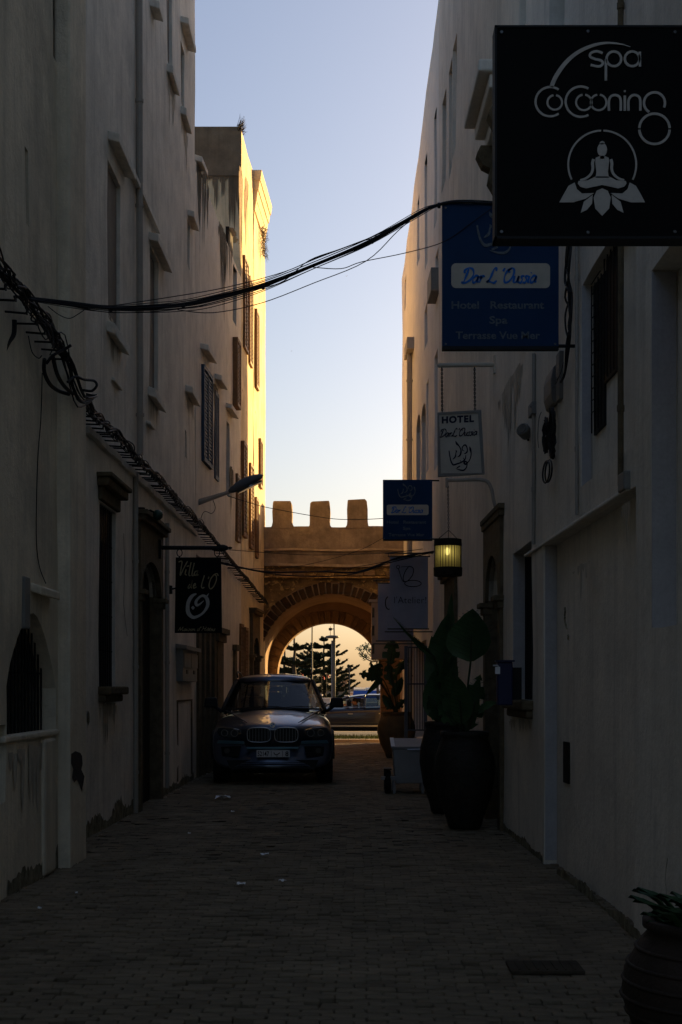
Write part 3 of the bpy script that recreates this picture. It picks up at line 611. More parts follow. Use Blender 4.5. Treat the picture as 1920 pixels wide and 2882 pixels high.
mb = MB(); LC.slab(mb, LC.u(600), LC.u(625), 2.55, 2.66, .16); LC.slab(mb, LC.u(601), LC.u(623), 2.40, 2.55, .11); LC.slab(mb, LC.u(603), LC.u(620), 0, 2.40, .07, dep=.04); build('stone_column', mb, 'stone', C_, own=True, bevel=.012)
mb = MB(); LC.slab(mb, LC.u(655), LC.u(661), 0, 2.3, .05); LC.slab(mb, LC.u(653), LC.u(664), 2.3, 2.42, .1); build('post', mb, 'stone', C_, own=True)
streaks(LC, 553, 586, 470, 800, C_, seed=3, n=16, rag=.8); streaks(LC, 614, 640, 640, 920, C_, seed=8, n=14, rag=.8); streaks(LC, 642, 652, 660, 900, C_, seed=9, n=8); streaks(LC, 644, 654, 1310, 1505, C_, seed=10, n=6); streaks(LC, 598, 612, 1080, 1180, C_, seed=11, n=6)
# taller sunlit block
hD = [LD.H(684, 695, 715, 975, .12), LD.H(699, 707, 775, 1022, .12), LD.H(673, 682, 1755, 2050, .12), LD.H(689, 695, 1770, 2040, .12)]
D_ = house('townhouse', 'tall house on the left catching evening sun, with a bare brown parapet', LD, -.1, (13.45, 13.35), hD, 'plasterD')
for h in hD: panel(LD, h, 'shutterbrown', D_, 'window')
shutter(LD, 684, 695, 717, 977, D_, 'shutterbrown', out=.05); shutter(LD, 699, 707, 775, 1022, D_, 'shutterbrown', out=.05)
shutter(LD, 679, 689, 1240, 1508, D_, 'shutterbrown', out=.07); shutter(LD, 700, 709, 1302, 1541, D_, 'shutterbrown', out=.06)
shutter(LD, 673, 681, 1755, 2040, D_, 'shutterbrown', out=.05); shutter(LD, 686, 694, 1765, 2040, D_, 'shutterbrown', out=.05)
mb = MB(); p = LD.at(0, 0, 0); mb.box((p.x - 1.3, p.y - .015, 13.05), (2.6 + .02, .03, 1.05)); build('parapet', mb, 'parapet', D_, own=True)
# bare render streaking down the near end face
random.seed(5); q = MB(); n = 26
for k in range(n):
    xx = p.x - 1.0 * (k + .5) / n; w0 = 1.0 / n; l_ = (.18 + .9 * max(0, noise.noise(Vector((k * .33, 2.2, 0))) * 2)) * rnd(.4, 1) + (.9 if k < 7 else 0) * rnd(.3, 1)
    q.add([(xx - w0 * .6, p.y - .008, 12.54), (xx + w0 * .6, p.y - .008, 12.54), (xx + w0 * .4, p.y - .008, 12.54 - l_ * .6), (xx + rnd(-.3, .3) * w0, p.y - .008, 12.54 - l_), (xx - w0 * .4, p.y - .008, 12.54 - l_ * .7)], [(0, 1, 2, 3, 4)])
build('rain_stain', q, 'parapet', D_, own=True)
streaks(LD, 672, 684, 470, 900, D_, m='gateplaster', seed=14, n=7); streaks(LD, 688, 700, 540, 800, D_, m='gateplaster', seed=15, n=6, rag=.8)
# cornice tower
hE = [LE.H(717, 725, 866, 1090, .12), LE.H(728, 735, 1233, 1370, .12), LE.H(706, 722, 1790, 2080, .25, .4)]
E_ = house('townhouse', 'farthest house on the left with a heavy moulded cornice against the sky', LE, -.1, (13.1, 13.0), hE, 'plasterD')
for h in hE[:2]: panel(LE, h, 'shutterbrown', E_, 'window')
panel(LE, hE[2], 'darkwood', E_, 'door'); arch_surround(LE, hE[2], E_, 'stone', jamb=.18, top=.5, out=.07)
streaks(LD, 690, 700, 500, 760, D_, m='gateplaster', seed=55, n=5, rag=.8)
shutter(LE, 717, 724, 868, 1088, E_, 'shutterbrown', out=.06); shutter(LE, 728, 734, 1233, 1370, E_, 'shutterbrown', out=.06); shutter(LE, 716, 722, 1398, 1568, E_, 'shutterbrown', out=.06)
for k, (z0_, z1_, o_) in enumerate(((12.55, 12.78, .03), (12.78, 13.0, .07), (13.0, 13.2, .12), (13.2, 13.42, .17))):
    mb = MB(); a0 = LE.at(-o_ - .0, 0, -o_); b0 = LE.at(LE.L - .3, 0, -o_)
    mb.hexa([(a0.x - 2.5, a0.y, z0_), (a0.x, a0.y, z0_), (b0.x, b0.y, z0_), (b0.x - 2.5, b0.y, z0_), (a0.x - 2.5, a0.y, z1_), (a0.x + .03, a0.y - .03, z1_), (b0.x + .03, b0.y, z1_), (b0.x - 2.5, b0.y, z1_)])
    build('cornice_course', mb, 'plasterD', E_, own=True)

# ------------------------------------------------------------------ right side
RX = lambda Y: 1.934 - .0227 * Y
RA = Wall((RX(-2), -2.0), (RX(24.0), 24.0), 1); RB = Wall((RX(24) + .02, 24.01), (RX(35.6) + .01, 35.6), 1)
hRec = (RA.u(1790), RA.u(1533), -.099, 2.80, .11, 0, 2)
hNiche = RA.H(1832, 1990, 560, 1743, .18); hOr = RA.H(1636, 1790, 560, 1250, .105); hW = RA.H(1443, 1498, 1520, 1972, .30)
hDr = RA.H(1376, 1412, 1545, 2348, .20, .50); hR = [RA.H(1546, 1590, -200, 64, .20), RA.H(1463, 1480, -200, 62, .2), RA.H(1275, 1285, 92, 408, .15), RA.H(1263, 1273, 158, 469, .15), RA.H(1244, 1254, 245, 505, .15)]
hArc = RA.H(1262, 1284, 1700, 2100, .35, .45)
RA_ = house('townhouse', 'smooth white house along the right carrying the hanging signs', RA, -.1, (13.5, 13.5), [hRec, hNiche, hOr, hW, hDr, hArc] + hR, 'plasterR')
mb = MB(); RA.slab(mb, hRec[0] - .03, hRec[1] + .03, hRec[2], hRec[3] + .02, -.11, dep=.2); build('recessed_panel', mb, 'plasterR', RA_, own=True)
q = MB(); RA.slab(q, hRec[1] - .012, hRec[1] + .0, .03, 2.79, -.005, dep=.108); build('jamb_facing', q, 'reveal', RA_, own=True)  # thin darker facing on the far jamb only
for h in (hOr, hNiche, hW):
    q = MB(); RA.slab(q, h[1] - .012, h[1], h[2] + .01, h[3] - .01, -.006, dep=h[4] - .03); build('jamb_facing', q, 'reveal', RA_, own=True)
panel(RA, hNiche, 'plasterR', RA_, 'blind_window')
wO = panel(RA, hOr, 'plasterR', RA_, 'barred_window')
# black iron grille with a stepped outline over the barred window
OUT = [(1674, 806), (1711, 760), (1711, 640), (1742, 600), (1742, 1040), (1705, 1080), (1705, 1195), (1676, 1226)]
WO = Wall((RX(-2) + .078, -2.0), (RX(24.0) + .078, 24.0), 1); WO.off = lambda u, z: 0
q = MB(); q.prism([WO.at(WO.u(x), WO.z(x, y), -.012) for x, y in OUT], WO.n * .02); build('grille_backing', q, 'black', wO, own=True)
g = MB()
for k in range(8):
    x = 1677 + k * 9; ys = [y for y in range(610, 1225, 5) if (y > 806 + (1674 - x) * 1.24 if x < 1711 else True) and (y < 1226 - (x - 1676) * 1.05 if x < 1705 else y < 1080 - (x - 1705) * 1.08)]
    if ys: g.tube([WO.at(WO.u(x), WO.z(x, ys[0]), -.03), WO.at(WO.u(x), WO.z(x, ys[-1]), -.03)], .006, 5)
for k in range(14):
    z = WO.z(1700, 700 + k * 34); g.tube([WO.at(WO.u(1704), z, -.036), WO.at(WO.u(1678), z, -.036)], .005, 4)
build('iron_grille', g, 'black', wO, own=True)
wW = panel(RA, hW, 'pane', RA_, 'window'); bars(RA, hW, wW, out=-.12)
mb = MB(); RA.slab(mb, hW[0] - .06, hW[1] + .06, hW[2] - .09, hW[2], .11, dep=.1); RA.slab(mb, hW[0] - .03, hW[1] + .04, hW[2] - .17, hW[2] - .09, .06); build('stone_sill', mb, 'stone', RA_, own=True, bevel=.02)
arch_surround(RA, hDr, RA_, 'stone', jamb=.20, top=.34, out=.045, co=.3); d = panel(RA, hDr, 'darkwood', RA_, 'door')
for k in range(4):
    q = MB(); wk = (hDr[1] - hDr[0]) / 4; RA.slab(q, hDr[0] + wk * k + .01, hDr[0] + wk * (k + 1) - .01, hDr[2] + .05, hDr[3] - .1, -(hDr[4] - .045), dep=hDr[4] - .01); build('plank', q, 'darkwood', d, own=True)
panel(RA, hArc, 'darkwood', RA_, 'arched_window'); arch_surround(RA, hArc, RA_, 'stone', jamb=.18, top=.4, out=.05, name='window_surround')
for h in hR: panel(RA, h, 'reveal' if h[1] - h[0] < .6 and h[2] > 8 else 'pane', RA_, 'window')
# sloped ledge with conduit and junction box
mb = MB(); RA.slab(mb, RA.u(1775), RA.u(1483), 2.80, 2.83, .03, slope=.01); build('ledge', mb, 'plasterR', RA_, own=True, bevel=.01)
# stone canopy with carved bracket over the upper window
mb = MB(); ua, ub = RA.u(1478), RA.u(1424); RA.slab(mb, ua, ub, 7.50, 7.62, .45); RA.slab(mb, ua + .05, ub - .05, 7.36, 7.50, .34); RA.slab(mb, ua + .1, ub - .1, 7.22, 7.36, .24); build('canopy', mb, 'plasterR', RA_, own=True, bevel=.02)
for uu in (ua + .12, ub - .3):
    q = MB(); prof = [(0, 7.22), (.30, 7.22), (.34, 7.14), (.28, 7.02), (.20, 6.98), (.22, 6.86), (.15, 6.74), (.16, 6.6), (.10, 6.4), (.09, 6.1), (.04, 5.75), (0, 5.7)]
    q.prism([RA.at(uu, z, -o_) for o_, z in prof], RA.d * .18); build('carved_bracket', q, 'stone', RA_, own=True)
mb = MB(); RA.slab(mb, ua + .1, ua + .28, 4.9, 6.0, .05); build('window_frame', mb, 'stone', RA_, own=True)
pipe(RA, 1757, 2.85, 13.2, RA_, 'stone', r=.02, out=.022, name='cable_duct'); pipe(RA, 1630, 2.86, 6.0, RA_, 'creampipe', r=.014, out=.016, name='conduit'); pipe(RA, 1509, 2.86, 4.6, RA_, 'creampipe', r=.018, out=.02, name='conduit')
mb = MB(); RA.slab(mb, RA.u(1776), RA.u(1758), 2.80, 2.92, .045); build('junction_box', mb, 'boxgrey', RA_, own=True, bevel=.01)
WS = Wall((RX(-2) + .11, -2.0), (RX(24.0) + .11, 24.0), 1); mb = MB(); WS.slab(mb, WS.u(1605), WS.u(1591), WS.z(1605, 2207), WS.z(1605, 2090), .018, dep=.02); build('letter_slot', mb, 'darkwood', RA_, own=True)



damp(RA, 1900, 1570, RA_, seed=21, hmin=.02, hmax=.12); damp(RA, 1530, 1420, RA_, seed=22, hmin=.02, hmax=.14)
crack(RA, [(1592, 1712), (1590, 1745), (1596, 1770)], RA_, .009); crack(RA, [(1598, 1785), (1600, 1800)], RA_, .009); crack(RA, [(1880, 2410), (1874, 2480), (1882, 2560), (1876, 2640)], RA_, .004); 
streaks(RA, 1497, 1430, 2020, 2140, RA_, m='wash', seed=41, n=8, rag=.8); streaks(RA, 1776, 1752, 1412, 1560, RA_, m='wash', seed=42, n=6, rag=.8); streaks(RA, 1660, 1610, 1580, 1700, RA_, m='wash', seed=43, n=7, rag=.85); streaks(RA, 1470, 1400, 1060, 1300, RA_, m='wash', seed=44, n=12, rag=.85)
hS = [RB.H(*q) for q in ((1197, 1204, 398, 735, .14), (1222, 1229, 245, 617, .14), (1175, 1181, 530, 725, .14), (1139, 1143, 770, 863, .1), (1195, 1204, 845, 960, .12), (1222, 1231, 980, 1310, .14), (1200, 1206, 1063, 1320, .12), (1226, 1235, 690, 800, .12))]
hS.append(RB.H(1172, 1184, 1150, 1346, .18, .25)); hS.append(RB.H(1186, 1198, 1120, 1360, .18, .25)); hS.append(RB.H(1140, 1158, 1840, 2080, .2)); hS.append(RB.H(1166, 1200, 1800, 2090, .25))
RB_ = house('townhouse', 'farther white house on the right with narrow slit windows, next to the gate', RB, -.1, (13.4, 11.7), hS, 'plasterS')
for h in hS[:8]: panel(RB, h, 'reveal', RB_, 'window')
for h in hS[8:10]: panel(RB, h, 'darkwood', RB_, 'arched_window')
for h in hS[10:]: panel(RB, h, 'shutterbrown', RB_, 'door')
q = MB(); q.box((4.7, 27.6, 14.4), (3.4, 16.0, 3.6)); build('unseen_sun_block', q, 'plasterS', RB_, own=True)  # unseen box added on the roof to keep low sun off the left house
pipe(RB, 1163, 0, 8.9, RB_, r=.06, out=.08)
q = MB(); RB.slab(q, RB.u(1167), RB.u(1158), 8.9, 9.15, .16); build('rain_hopper', q, 'creampipe', RB_, own=True)
q = MB(); RB.slab(q, RB.u(1236), RB.u(1225), RB.z(1236, 818), RB.z(1236, 752), .14); ac = build('air_conditioner', q, 'boxgrey', RB_, own=True, bevel=.01); ac['category'] = None; del ac['category']
# projecting pale shop box in front of the arch
q = MB(); q.box((.76, 31.9, 2.80), (.88, .9, 1.26)); bx = build('projecting_bay', q, 'beige', RB_, own=True, bevel=.01)
q = MB(); q.box((.75, 31.9, 3.46), (.98, 1.0, .06)); build('bay_roof', q, 'beige', bx, own=True)
for k in range(3):
    q = MB(); q.box((.36 - .0, 31.44, 2.4 + .4 * k), (.05, .008, .22)); build('bay_moulding', q, 'stone', bx, own=True)

# ================================================================== the gate
def gate():
    g = thing('city_gate', 'ochre crenellated city gate with a round arch closing the end of the alley', 'gate', (-.6, 36.5, 0))
    YF, YB = 35.0, 38.6; cx, cz, r0, r1 = -.62, 2.06, 1.79, 2.08; cx2, cz2, q0, q1 = -.76, 1.90, 1.40, 1.77
    X0, X1 = -3.6, 5.5; ZT = 5.50
    def strips(y, c, z, r, x0, x1, ztop, step=.08, zsplit=None, zb=-.1):
        mb = MB(); xs = sorted(set([round(x0 + i * step, 4) for i in range(int((x1 - x0) / step) + 1)] + [x1, round(c - r, 4), round(c + r, 4)] + [c - r * math.cos(math.pi * k / 48) for k in range(49)]))
        def bot(x):
            if abs(x - c) >= r - 1e-6: return zb
            return z + math.sqrt(max(0, r * r - (x - c) ** 2))
        for a, b in zip(xs, xs[1:]):
            mid = (a + b) / 2; op = abs(mid - c) < r
            za = (z + math.sqrt(max(0, r * r - (a - c) ** 2))) if op else zb; zb_ = (z + math.sqrt(max(0, r * r - (b - c) ** 2))) if op else zb
            n = 8
            for j in range(n):
                def pt(x, zz, t):
                    Z_ = zz + (ztop - zz) * t; return (x, y - noise.noise(Vector((x * 1.3, Z_ * 1.3, y))) * .045 - noise.noise(Vector((x * 5, Z_ * 5, y))) * .008, Z_)
                mb.add([pt(a, za, j / n), pt(b, zb_, j / n), pt(b, zb_, (j + 1) / n), pt(a, za, (j + 1) / n)], [(0, 1, 2, 3)])
        return mb
    # lower masonry and upper plaster of the front
    build('masonry', strips(YF, cx, cz, r1 - .01, X0, X1, 4.58), 'gatestone', g)
    up = MB(); step = .1
    def zt(x): return ZT + noise.noise(Vector((x * 1.1, 0, 0))) * .03
    n = int((X1 - X0) / step)
    for i in range(n):
        a, b = X0 + i * step, X0 + (i + 1) * step
        for j in range(5):
            f = lambda x, t: (x, YF - .035 - noise.noise(Vector((x * 1.5, t * 2, 7))) * .03, 4.56 + (zt(x) - 4.56) * t)
            up.add([f(a, j / 5), f(b, j / 5), f(b, (j + 1) / 5), f(a, (j + 1) / 5)], [(0, 1, 2, 3)])
        up.add([f(a, 1), f(b, 1), (b, YF + .55, zt(b)), (a, YF + .55, zt(a))], [(0, 1, 2, 3)])
        up.add([(a, YF + .55, zt(a)), (b, YF + .55, zt(b)), (b, YF + .55, 4.56), (a, YF + .55, 4.56)], [(0, 1, 2, 3)])
    build('parapet', up, 'gateplaster', g)
    # merlons with softened corners
    pr = None; cxs = [-2.94, -1.84, -.91, .015, .97, 1.9, 2.85, 3.8]
    for k, c in enumerate(cxs):
        hw = .255 + rnd(-.012, .012); dz_ = rnd(-.03, .03); lean = rnd(-.015, .015); q = MB()
        prof = [(-hw - .06, ZT - .06), (-hw - .015, ZT + .03), (-hw, ZT + .12), (-hw + .005, ZT + .40), (-hw + .01, ZT + .60), (-hw + .04, ZT + .645), (hw - .04, ZT + .65), (hw - .01, ZT + .61), (hw, ZT + .40), (hw, ZT + .12), (hw + .015, ZT + .03), (hw + .06, ZT - .06)]
        q.prism([(c + x + lean * max(0, z - ZT) * 2 + rnd(-.014, .014), YF - .04, z + dz_ * (z > ZT + .3) + rnd(-.012, .012)) for x, z in prof], (0, .58, 0)); build('merlon', q, 'gateplaster', g, own=True, bevel=.02)
    # ledges
    for z0_, z1_, o_, m_ in ((4.90, 4.96, .09, 'gateplaster'), (4.52, 4.60, .08, 'gateplaster'), (4.24, 4.285, .10, 'gatestone')):
        q = MB(); k = 60
        for i in range(k):
            a, b = X0 + (X1 - X0) * i / k, X0 + (X1 - X0) * (i + 1) / k; w1 = noise.noise(Vector((a, z0_, 0))) * .035; w2 = noise.noise(Vector((b, z0_, 0))) * .035
            q.hexa([(a, YF - o_, z0_ + w1), (b, YF - o_, z0_ + w2), (b, YF + .02, z0_ + w2), (a, YF + .02, z0_ + w1), (a, YF - o_ + .05, z1_ + w1), (b, YF - o_ + .05, z1_ + w2), (b, YF + .02, z1_ + w2), (a, YF + .02, z1_ + w1)])
        build('string_course', q, m_, g, own=True)
    x = -2.25
    while x < 1.3:
        L_ = rnd(.22, .48); q = MB(); q.box((x + L_ / 2, YF - .035, 4.35 + rnd(-.01, .01)), (L_ - .02, .07, .12)); build('stone', q, 'gatestone' if rnd(0, 1) < .5 else 'voussoir2', g, own=True, bevel=.012); x += L_
    for k in range(46):
        x = rnd(-2.3, 1.3); z = rnd(2.6, 4.2)
        if math.hypot(x - cx, z - cz) < r1 + .12: continue
        a_, b_ = rnd(.05, .13), rnd(.04, .09); q = MB(); q.prism([(x + a_ * math.cos(t) * rnd(.8, 1.15), YF - rnd(.03, .05), z + b_ * math.sin(t) * rnd(.8, 1.15)) for t in [j * math.pi / 4 for j in range(8)]], (0, .07, 0)); build('stone', q, 'voussoir2' if rnd(0, 1) < .5 else 'gatestone', g, own=True, bevel=.01)
    # voussoirs, front then rear ring
    def ring(y, c, z, ra, rb, n, m_, a0, a1, jit, yd):
        cuts = [a0 + (a1 - a0) * (i + (rnd(-.16, .16) if 0 < i < n else 0)) / n for i in range(n + 1)]
        for i in range(n):
            t0 = cuts[i] + jit * rnd(.2, .45); t1 = cuts[i + 1] - jit * rnd(.2, .45); rbx = rb + rnd(-.05, .02); q = MB(); yy = y - rnd(.0, .02); pts = []
            for (rr, t) in ((ra, t0), (ra, t1), (rbx, t1 - .002), (rbx, t0 + .002)): pts.append((c - rr * math.cos(t), yy, z + rr * math.sin(t)))
            q.prism(pts, (0, yd, 0)); build('voussoir', q, m_, g, own=True, bevel=.012)
        q = MB(); k = 60
        for i in range(k):
            t0, t1 = a0 + (a1 - a0) * i / k, a0 + (a1 - a0) * (i + 1) / k
            q.add([(c - ra * math.cos(t0), y + .03, z + ra * math.sin(t0)), (c - ra * math.cos(t1), y + .03, z + ra * math.sin(t1)), (c - (rb + .03) * math.cos(t1), y + .03, z + (rb + .03) * math.sin(t1)), (c - (rb + .03) * math.cos(t0), y + .03, z + (rb + .03) * math.sin(t0))], [(0, 1, 2, 3)])
        build('mortar_bed', q, 'mortar', g, own=True)
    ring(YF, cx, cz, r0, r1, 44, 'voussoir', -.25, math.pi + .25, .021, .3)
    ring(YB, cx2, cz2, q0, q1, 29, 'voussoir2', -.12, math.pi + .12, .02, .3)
    # vault and jambs
    q = MB(); pts = [(cx - r0, -.1)] + [(cx - r0 * math.cos(math.pi * k / 40), cz + r0 * math.sin(math.pi * k / 40)) for k in range(41)] + [(cx + r0, -.1)]
    for (a, za), (b, zb_) in zip(pts, pts[1:]):
        for j in range(6):
            y0, y1 = YF + .02 + (YB - YF - .02) * j / 6, YF + .02 + (YB - YF - .02) * (j + 1) / 6; q.add([(a, y0, za), (b, y0, zb_), (b, y1, zb_), (a, y1, za)], [(0, 1, 2, 3)])
    build('vault', q, 'vault', g)
    build('rear_wall', strips(YB + .0, cx2, cz2, q1 - .02, X0, X1, 4.6), 'vault', g)
    build('outer_wall', strips(YB + .75, cx2, cz2, q0, X0, X1, 5.3), 'gatestone', g)
    q = MB(); pts = [(cx2 - q0, -.1)] + [(cx2 - q0 * math.cos(math.pi * k / 40), cz2 + q0 * math.sin(math.pi * k / 40)) for k in range(41)] + [(cx2 + q0, -.1)]
    for (a, za), (b, zb_) in zip(pts, pts[1:]): q.add([(a, YB + .0, za), (b, YB + .0, zb_), (b, YB + .75, zb_), (a, YB + .75, za)], [(0, 1, 2, 3)])
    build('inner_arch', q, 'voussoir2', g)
    # jamb stones of the rear arch
    for sx in (-1, 1):
        z = 0
        while z < 1.78:
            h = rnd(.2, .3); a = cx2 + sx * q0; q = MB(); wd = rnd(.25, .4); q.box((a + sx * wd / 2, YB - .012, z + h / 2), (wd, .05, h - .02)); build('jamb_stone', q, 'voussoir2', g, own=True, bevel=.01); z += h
    q = MB(); q.box(((X0 + X1) / 2, YF + 2.2, 4.5), (X1 - X0, 3.2, .12)); build('walkway', q, 'gateplaster', g)
    q = MB(); q.box((X1, YF + 2.1, 2.2), (.2, 4.0, 4.6)); q.box((X0, YF + 2.1, 2.2), (.2, 4.0, 4.6)); build('end_wall', q, 'gateplaster', g)
gate()
# ================================================================== lettering and marks
def stroke(mb, pts, wd, smooth=True, closed=False, d=Vector((0, -.004, 0)), k=5):
    """flat brush line through 3-D points lying in a plane of constant Y; wd = width or list"""
    ws = wd if isinstance(wd, (list, tuple)) else [wd] * len(pts)
    if smooth and len(pts) > 2:
        W4 = catmull([Vector((p[0], p[2], w_)) for p, w_ in zip(pts, ws)], k, closed); y = pts[0][1]
        P3 = [Vector((q.x, y, q.y)) for q in W4]; ws = [max(1e-4, q.z) for q in W4]
    else: P3 = [Vector(p) for p in pts]
    N = len(P3); o = len(mb.v)
    for i, p in enumerate(P3):
        t = (P3[(i + 1) % N] - P3[i - 1]) if closed else (P3[min(i + 1, N - 1)] - P3[max(i - 1, 0)])
        if t.length < 1e-9: t = Vector((1, 0, 0))
        t.normalize(); n = Vector((-t.z, 0, t.x)) * ws[i] / 2
        mb.v += [p + n, p - n, p + n + d, p - n + d]
    for i in range(N if closed else N - 1):
        a = o + 4 * i; b = o + 4 * ((i + 1) % N); mb.f += [(a + 2, a + 3, b + 3, b + 2), (a, b, b + 2, a + 2), (a + 1, a + 3, b + 3, b + 1)]
    if not closed: e_ = o + 4 * (N - 1); mb.f += [(o, o + 2, o + 3, o + 1), (e_, e_ + 1, e_ + 3, e_ + 2)]
def arcpts(cx, cy, r, a0, a1, n=24, ry=None):
    ry = ry or r; return [(cx + r * math.cos(R(a0 + (a1 - a0) * i / n)), cy + ry * math.sin(R(a0 + (a1 - a0) * i / n))) for i in range(n + 1)]
GL = {
 'D': (.72, [[(.22, .92), (.17, .5), (.10, .06), (0, .03), (.06, -.03), (.3, .02), (.58, .25), (.66, .6), (.5, .92), (.2, 1.0), (-.05, .85), (.0, .65)]]),
 'a': (.46, [[(.33, .42), (.15, .48), (0, .25), (.08, .0), (.25, .1), (.36, .45), (.33, .1), (.46, .06)]]),
 'r': (.34, [[(0, .35), (.08, .45), (.07, .0)], [(.07, .25), (.2, .46), (.33, .40)]]),
 'L': (.72, [[(.50, .80), (.42, 1.0), (.28, .92), (.24, .6), (.18, .25), (.02, .03), (.1, .1), (.35, .03), (.55, -.02), (.7, .14)]]),
 "'": (.22, [[(.1, 1), (.04, .78)]]),
 'O': (.74, [[(.4, .98), (.12, .8), (.02, .4), (.15, .03), (.42, .08), (.62, .45), (.58, .88), (.35, 1.0), (.2, .82), (.35, .7)]]),
 'u': (.42, [[(0, .46), (.02, .1), (.14, 0), (.28, .15), (.31, .46), (.3, .08), (.42, .05)]]),
 's': (.30, [[(.28, .45), (.08, .42), (.2, .2), (.14, .0), (-.03, .03)]]),
 'i': (.20, [[(.05, .46), (.03, .08), (.16, .03)], [(.10, .66), (.12, .70)]]),
 'l': (.20, [[(.14, 1), (.02, .3), (.05, .02), (.18, .05)]]),
 'M': (.85, [[(0, .0), (.15, .6), (.2, .95), (.28, .4), (.35, .1), (.5, .6), (.62, .95), (.62, .4), (.66, .02), (.8, .08)]]),
 'o': (.40, [[(.2, .46), (.02, .3), (.06, .02), (.26, .05), (.32, .35), (.2, .46), (.38, .42)]]),
 'n': (.46, [[(0, .42), (.07, .45), (.05, .0), (.15, .35), (.28, .45), (.30, .1), (.44, .05)]]),
 'd': (.46, [[(.30, .42), (.12, .46), (0, .2), (.1, 0), (.26, .12), (.42, 1), (.31, .3), (.42, .03)]]),
 'H': (.78, [[(.1, .9), (.2, 1), (.15, .4), (.02, .0)], [(.1, .45), (.35, .55), (.6, .48)], [(.65, 1.0), (.52, .4), (.5, .03), (.65, .06)]]),
 't': (.28, [[(.16, .8), (.05, .2), (.1, .0), (.22, .05)], [(-.02, .5), (.26, .52)]]),
 'e': (.36, [[(.03, .22), (.26, .30), (.22, .46), (.04, .36), (.04, .08), (.18, 0), (.33, .1)]]),
 '^': (0, [[(-.30, .58), (-.2, .68), (-.12, .56)]]), ' ': (.22, []) }
def script(mb, text, x0, x1, yb, cap, Y, wpx, slant=.28, tilt=0):
    """cursive line between photo columns x0..x1 on baseline yb, capital height cap (pixels)"""
    tot = sum(GL[c][0] for c in text); sx = (x1 - x0) / (tot + slant * .4); x = 0
    for c in text:
        adv, sts = GL[c]
        for st in sts:
            pts = []
            for (px, py) in st:
                X_ = x0 + (x + px + slant * py * cap / sx * 1.0) * sx; pts.append(P(X_, yb - py * cap + tilt * (X_ - x0), Y))
            n = len(pts); ws = [wpx * Y / FPX * (.55 + .75 * abs(math.sin(i * 1.3 + .5))) for i in range(n)]; stroke(mb, pts, ws, k=4)
        x += adv
def lettering(name, text, x0, x1, yb, h, Y, m, parent, bold=0.0, shear=0, tilt=0, sp=1.0, depth=.004, th=.004):
    """upright printed line in the built-in typeface, fitted to photo columns x0..x1, cap height h pixels"""
    cu = bpy.data.curves.new('t', 'FONT'); cu.body = text; cu.size = 1; cu.offset = bold; cu.extrude = 0; cu.shear = shear; cu.space_character = sp; cu.resolution_u = 3
    o = bpy.data.objects.new('t', cu); COL.objects.link(o); dg = bpy.context.evaluated_depsgraph_get(); dg.update(); me = o.evaluated_get(dg).to_mesh()
    vs = [v.co.copy() for v in me.vertices]; fs = [tuple(p.vertices) for p in me.polygons]; o.evaluated_get(dg).to_mesh_clear(); bpy.data.objects.remove(o); bpy.data.curves.remove(cu)
    xa, xb = min(v.x for v in vs), max(v.x for v in vs); kx = (x1 - x0) / (xb - xa); ky = h / .70; mb = MB()
    out = [P(x0 + (v.x - xa) * kx, yb - v.y * ky + tilt * (v.x - xa) * kx, Y) for v in vs]; n = len(out)
    mb.add(out, fs)
    return build(name, mb, m, parent)
def marks(name, fn, m, parent): mb = MB(); fn(mb); return build(name, mb, m, parent)
EMB = [([(315, 1090), (330, 1200), (355, 1330), (385, 1410), (430, 1460), (520, 1435), (620, 1400), (700, 1350), (740, 1290), (750, 1205)], [22, 26, 30, 36, 42, 36, 34, 34, 26, 14]),
       ([(690, 1275), (712, 1345)], [14, 22]), ([(600, 1340), (640, 1395)], [14, 22]),
       ([(485, 840), (515, 910), (570, 965), (612, 1040), (626, 1110), (610, 1190), (575, 1235), (535, 1252)], [12, 50, 30, 26, 34, 38, 30, 12]),
       ([(490, 1075), (505, 1110), (490, 1160), (488, 1210), (465, 1265), (410, 1318)], [10, 30, 20, 30, 36, 14]),
       ([(715, 1100), (668, 1082), (656, 1020), (690, 962), (740, 945), (778, 1005), (790, 1080), (770, 1140), (705, 1176)], [8, 18, 24, 26, 34, 26, 24, 36, 12]),
       ([(850, 985), (868, 1060), (886, 1150), (880, 1240), (850, 1330), (800, 1395), (740, 1372), (705, 1410), (750, 1445), (785, 1400), (778, 1480), (750, 1550), (690, 1600), (600, 1592), (490, 1555)], [14, 50, 28, 24, 24, 28, 40, 44, 44, 28, 22, 28, 36, 28, 8]),
       ([(520, 1540), (600, 1488)], [26, 26])]
def emblem(mb, x0, y0, x1, y1, Y, shear=0):
    for pts, ws in EMB:
        f = lambda p: (x0 + (p[0] - 300) / 600 * (x1 - x0) + shear * ((p[1] - 830) / 780), y0 + (p[1] - 830) / 780 * (y1 - y0))
        stroke(mb, [P(*f(p), Y) for p in pts], [w_ / 600 * (x1 - x0) * Y / FPX for w_ in ws], k=4)
def px_box(mb, x0, y0, x1, y1, Ya, Yb_, grow=0):     # block whose front face spans photo pixels at depth Ya
    a = P(x0, y0, Ya); b = P(x1, y1, Ya)
    mb.box(((a.x + b.x) / 2, (Ya + Yb_) / 2, (a.z + b.z) / 2), (abs(b.x - a.x) + grow, abs(Yb_ - Ya), abs(a.z - b.z) + grow))
    return mb

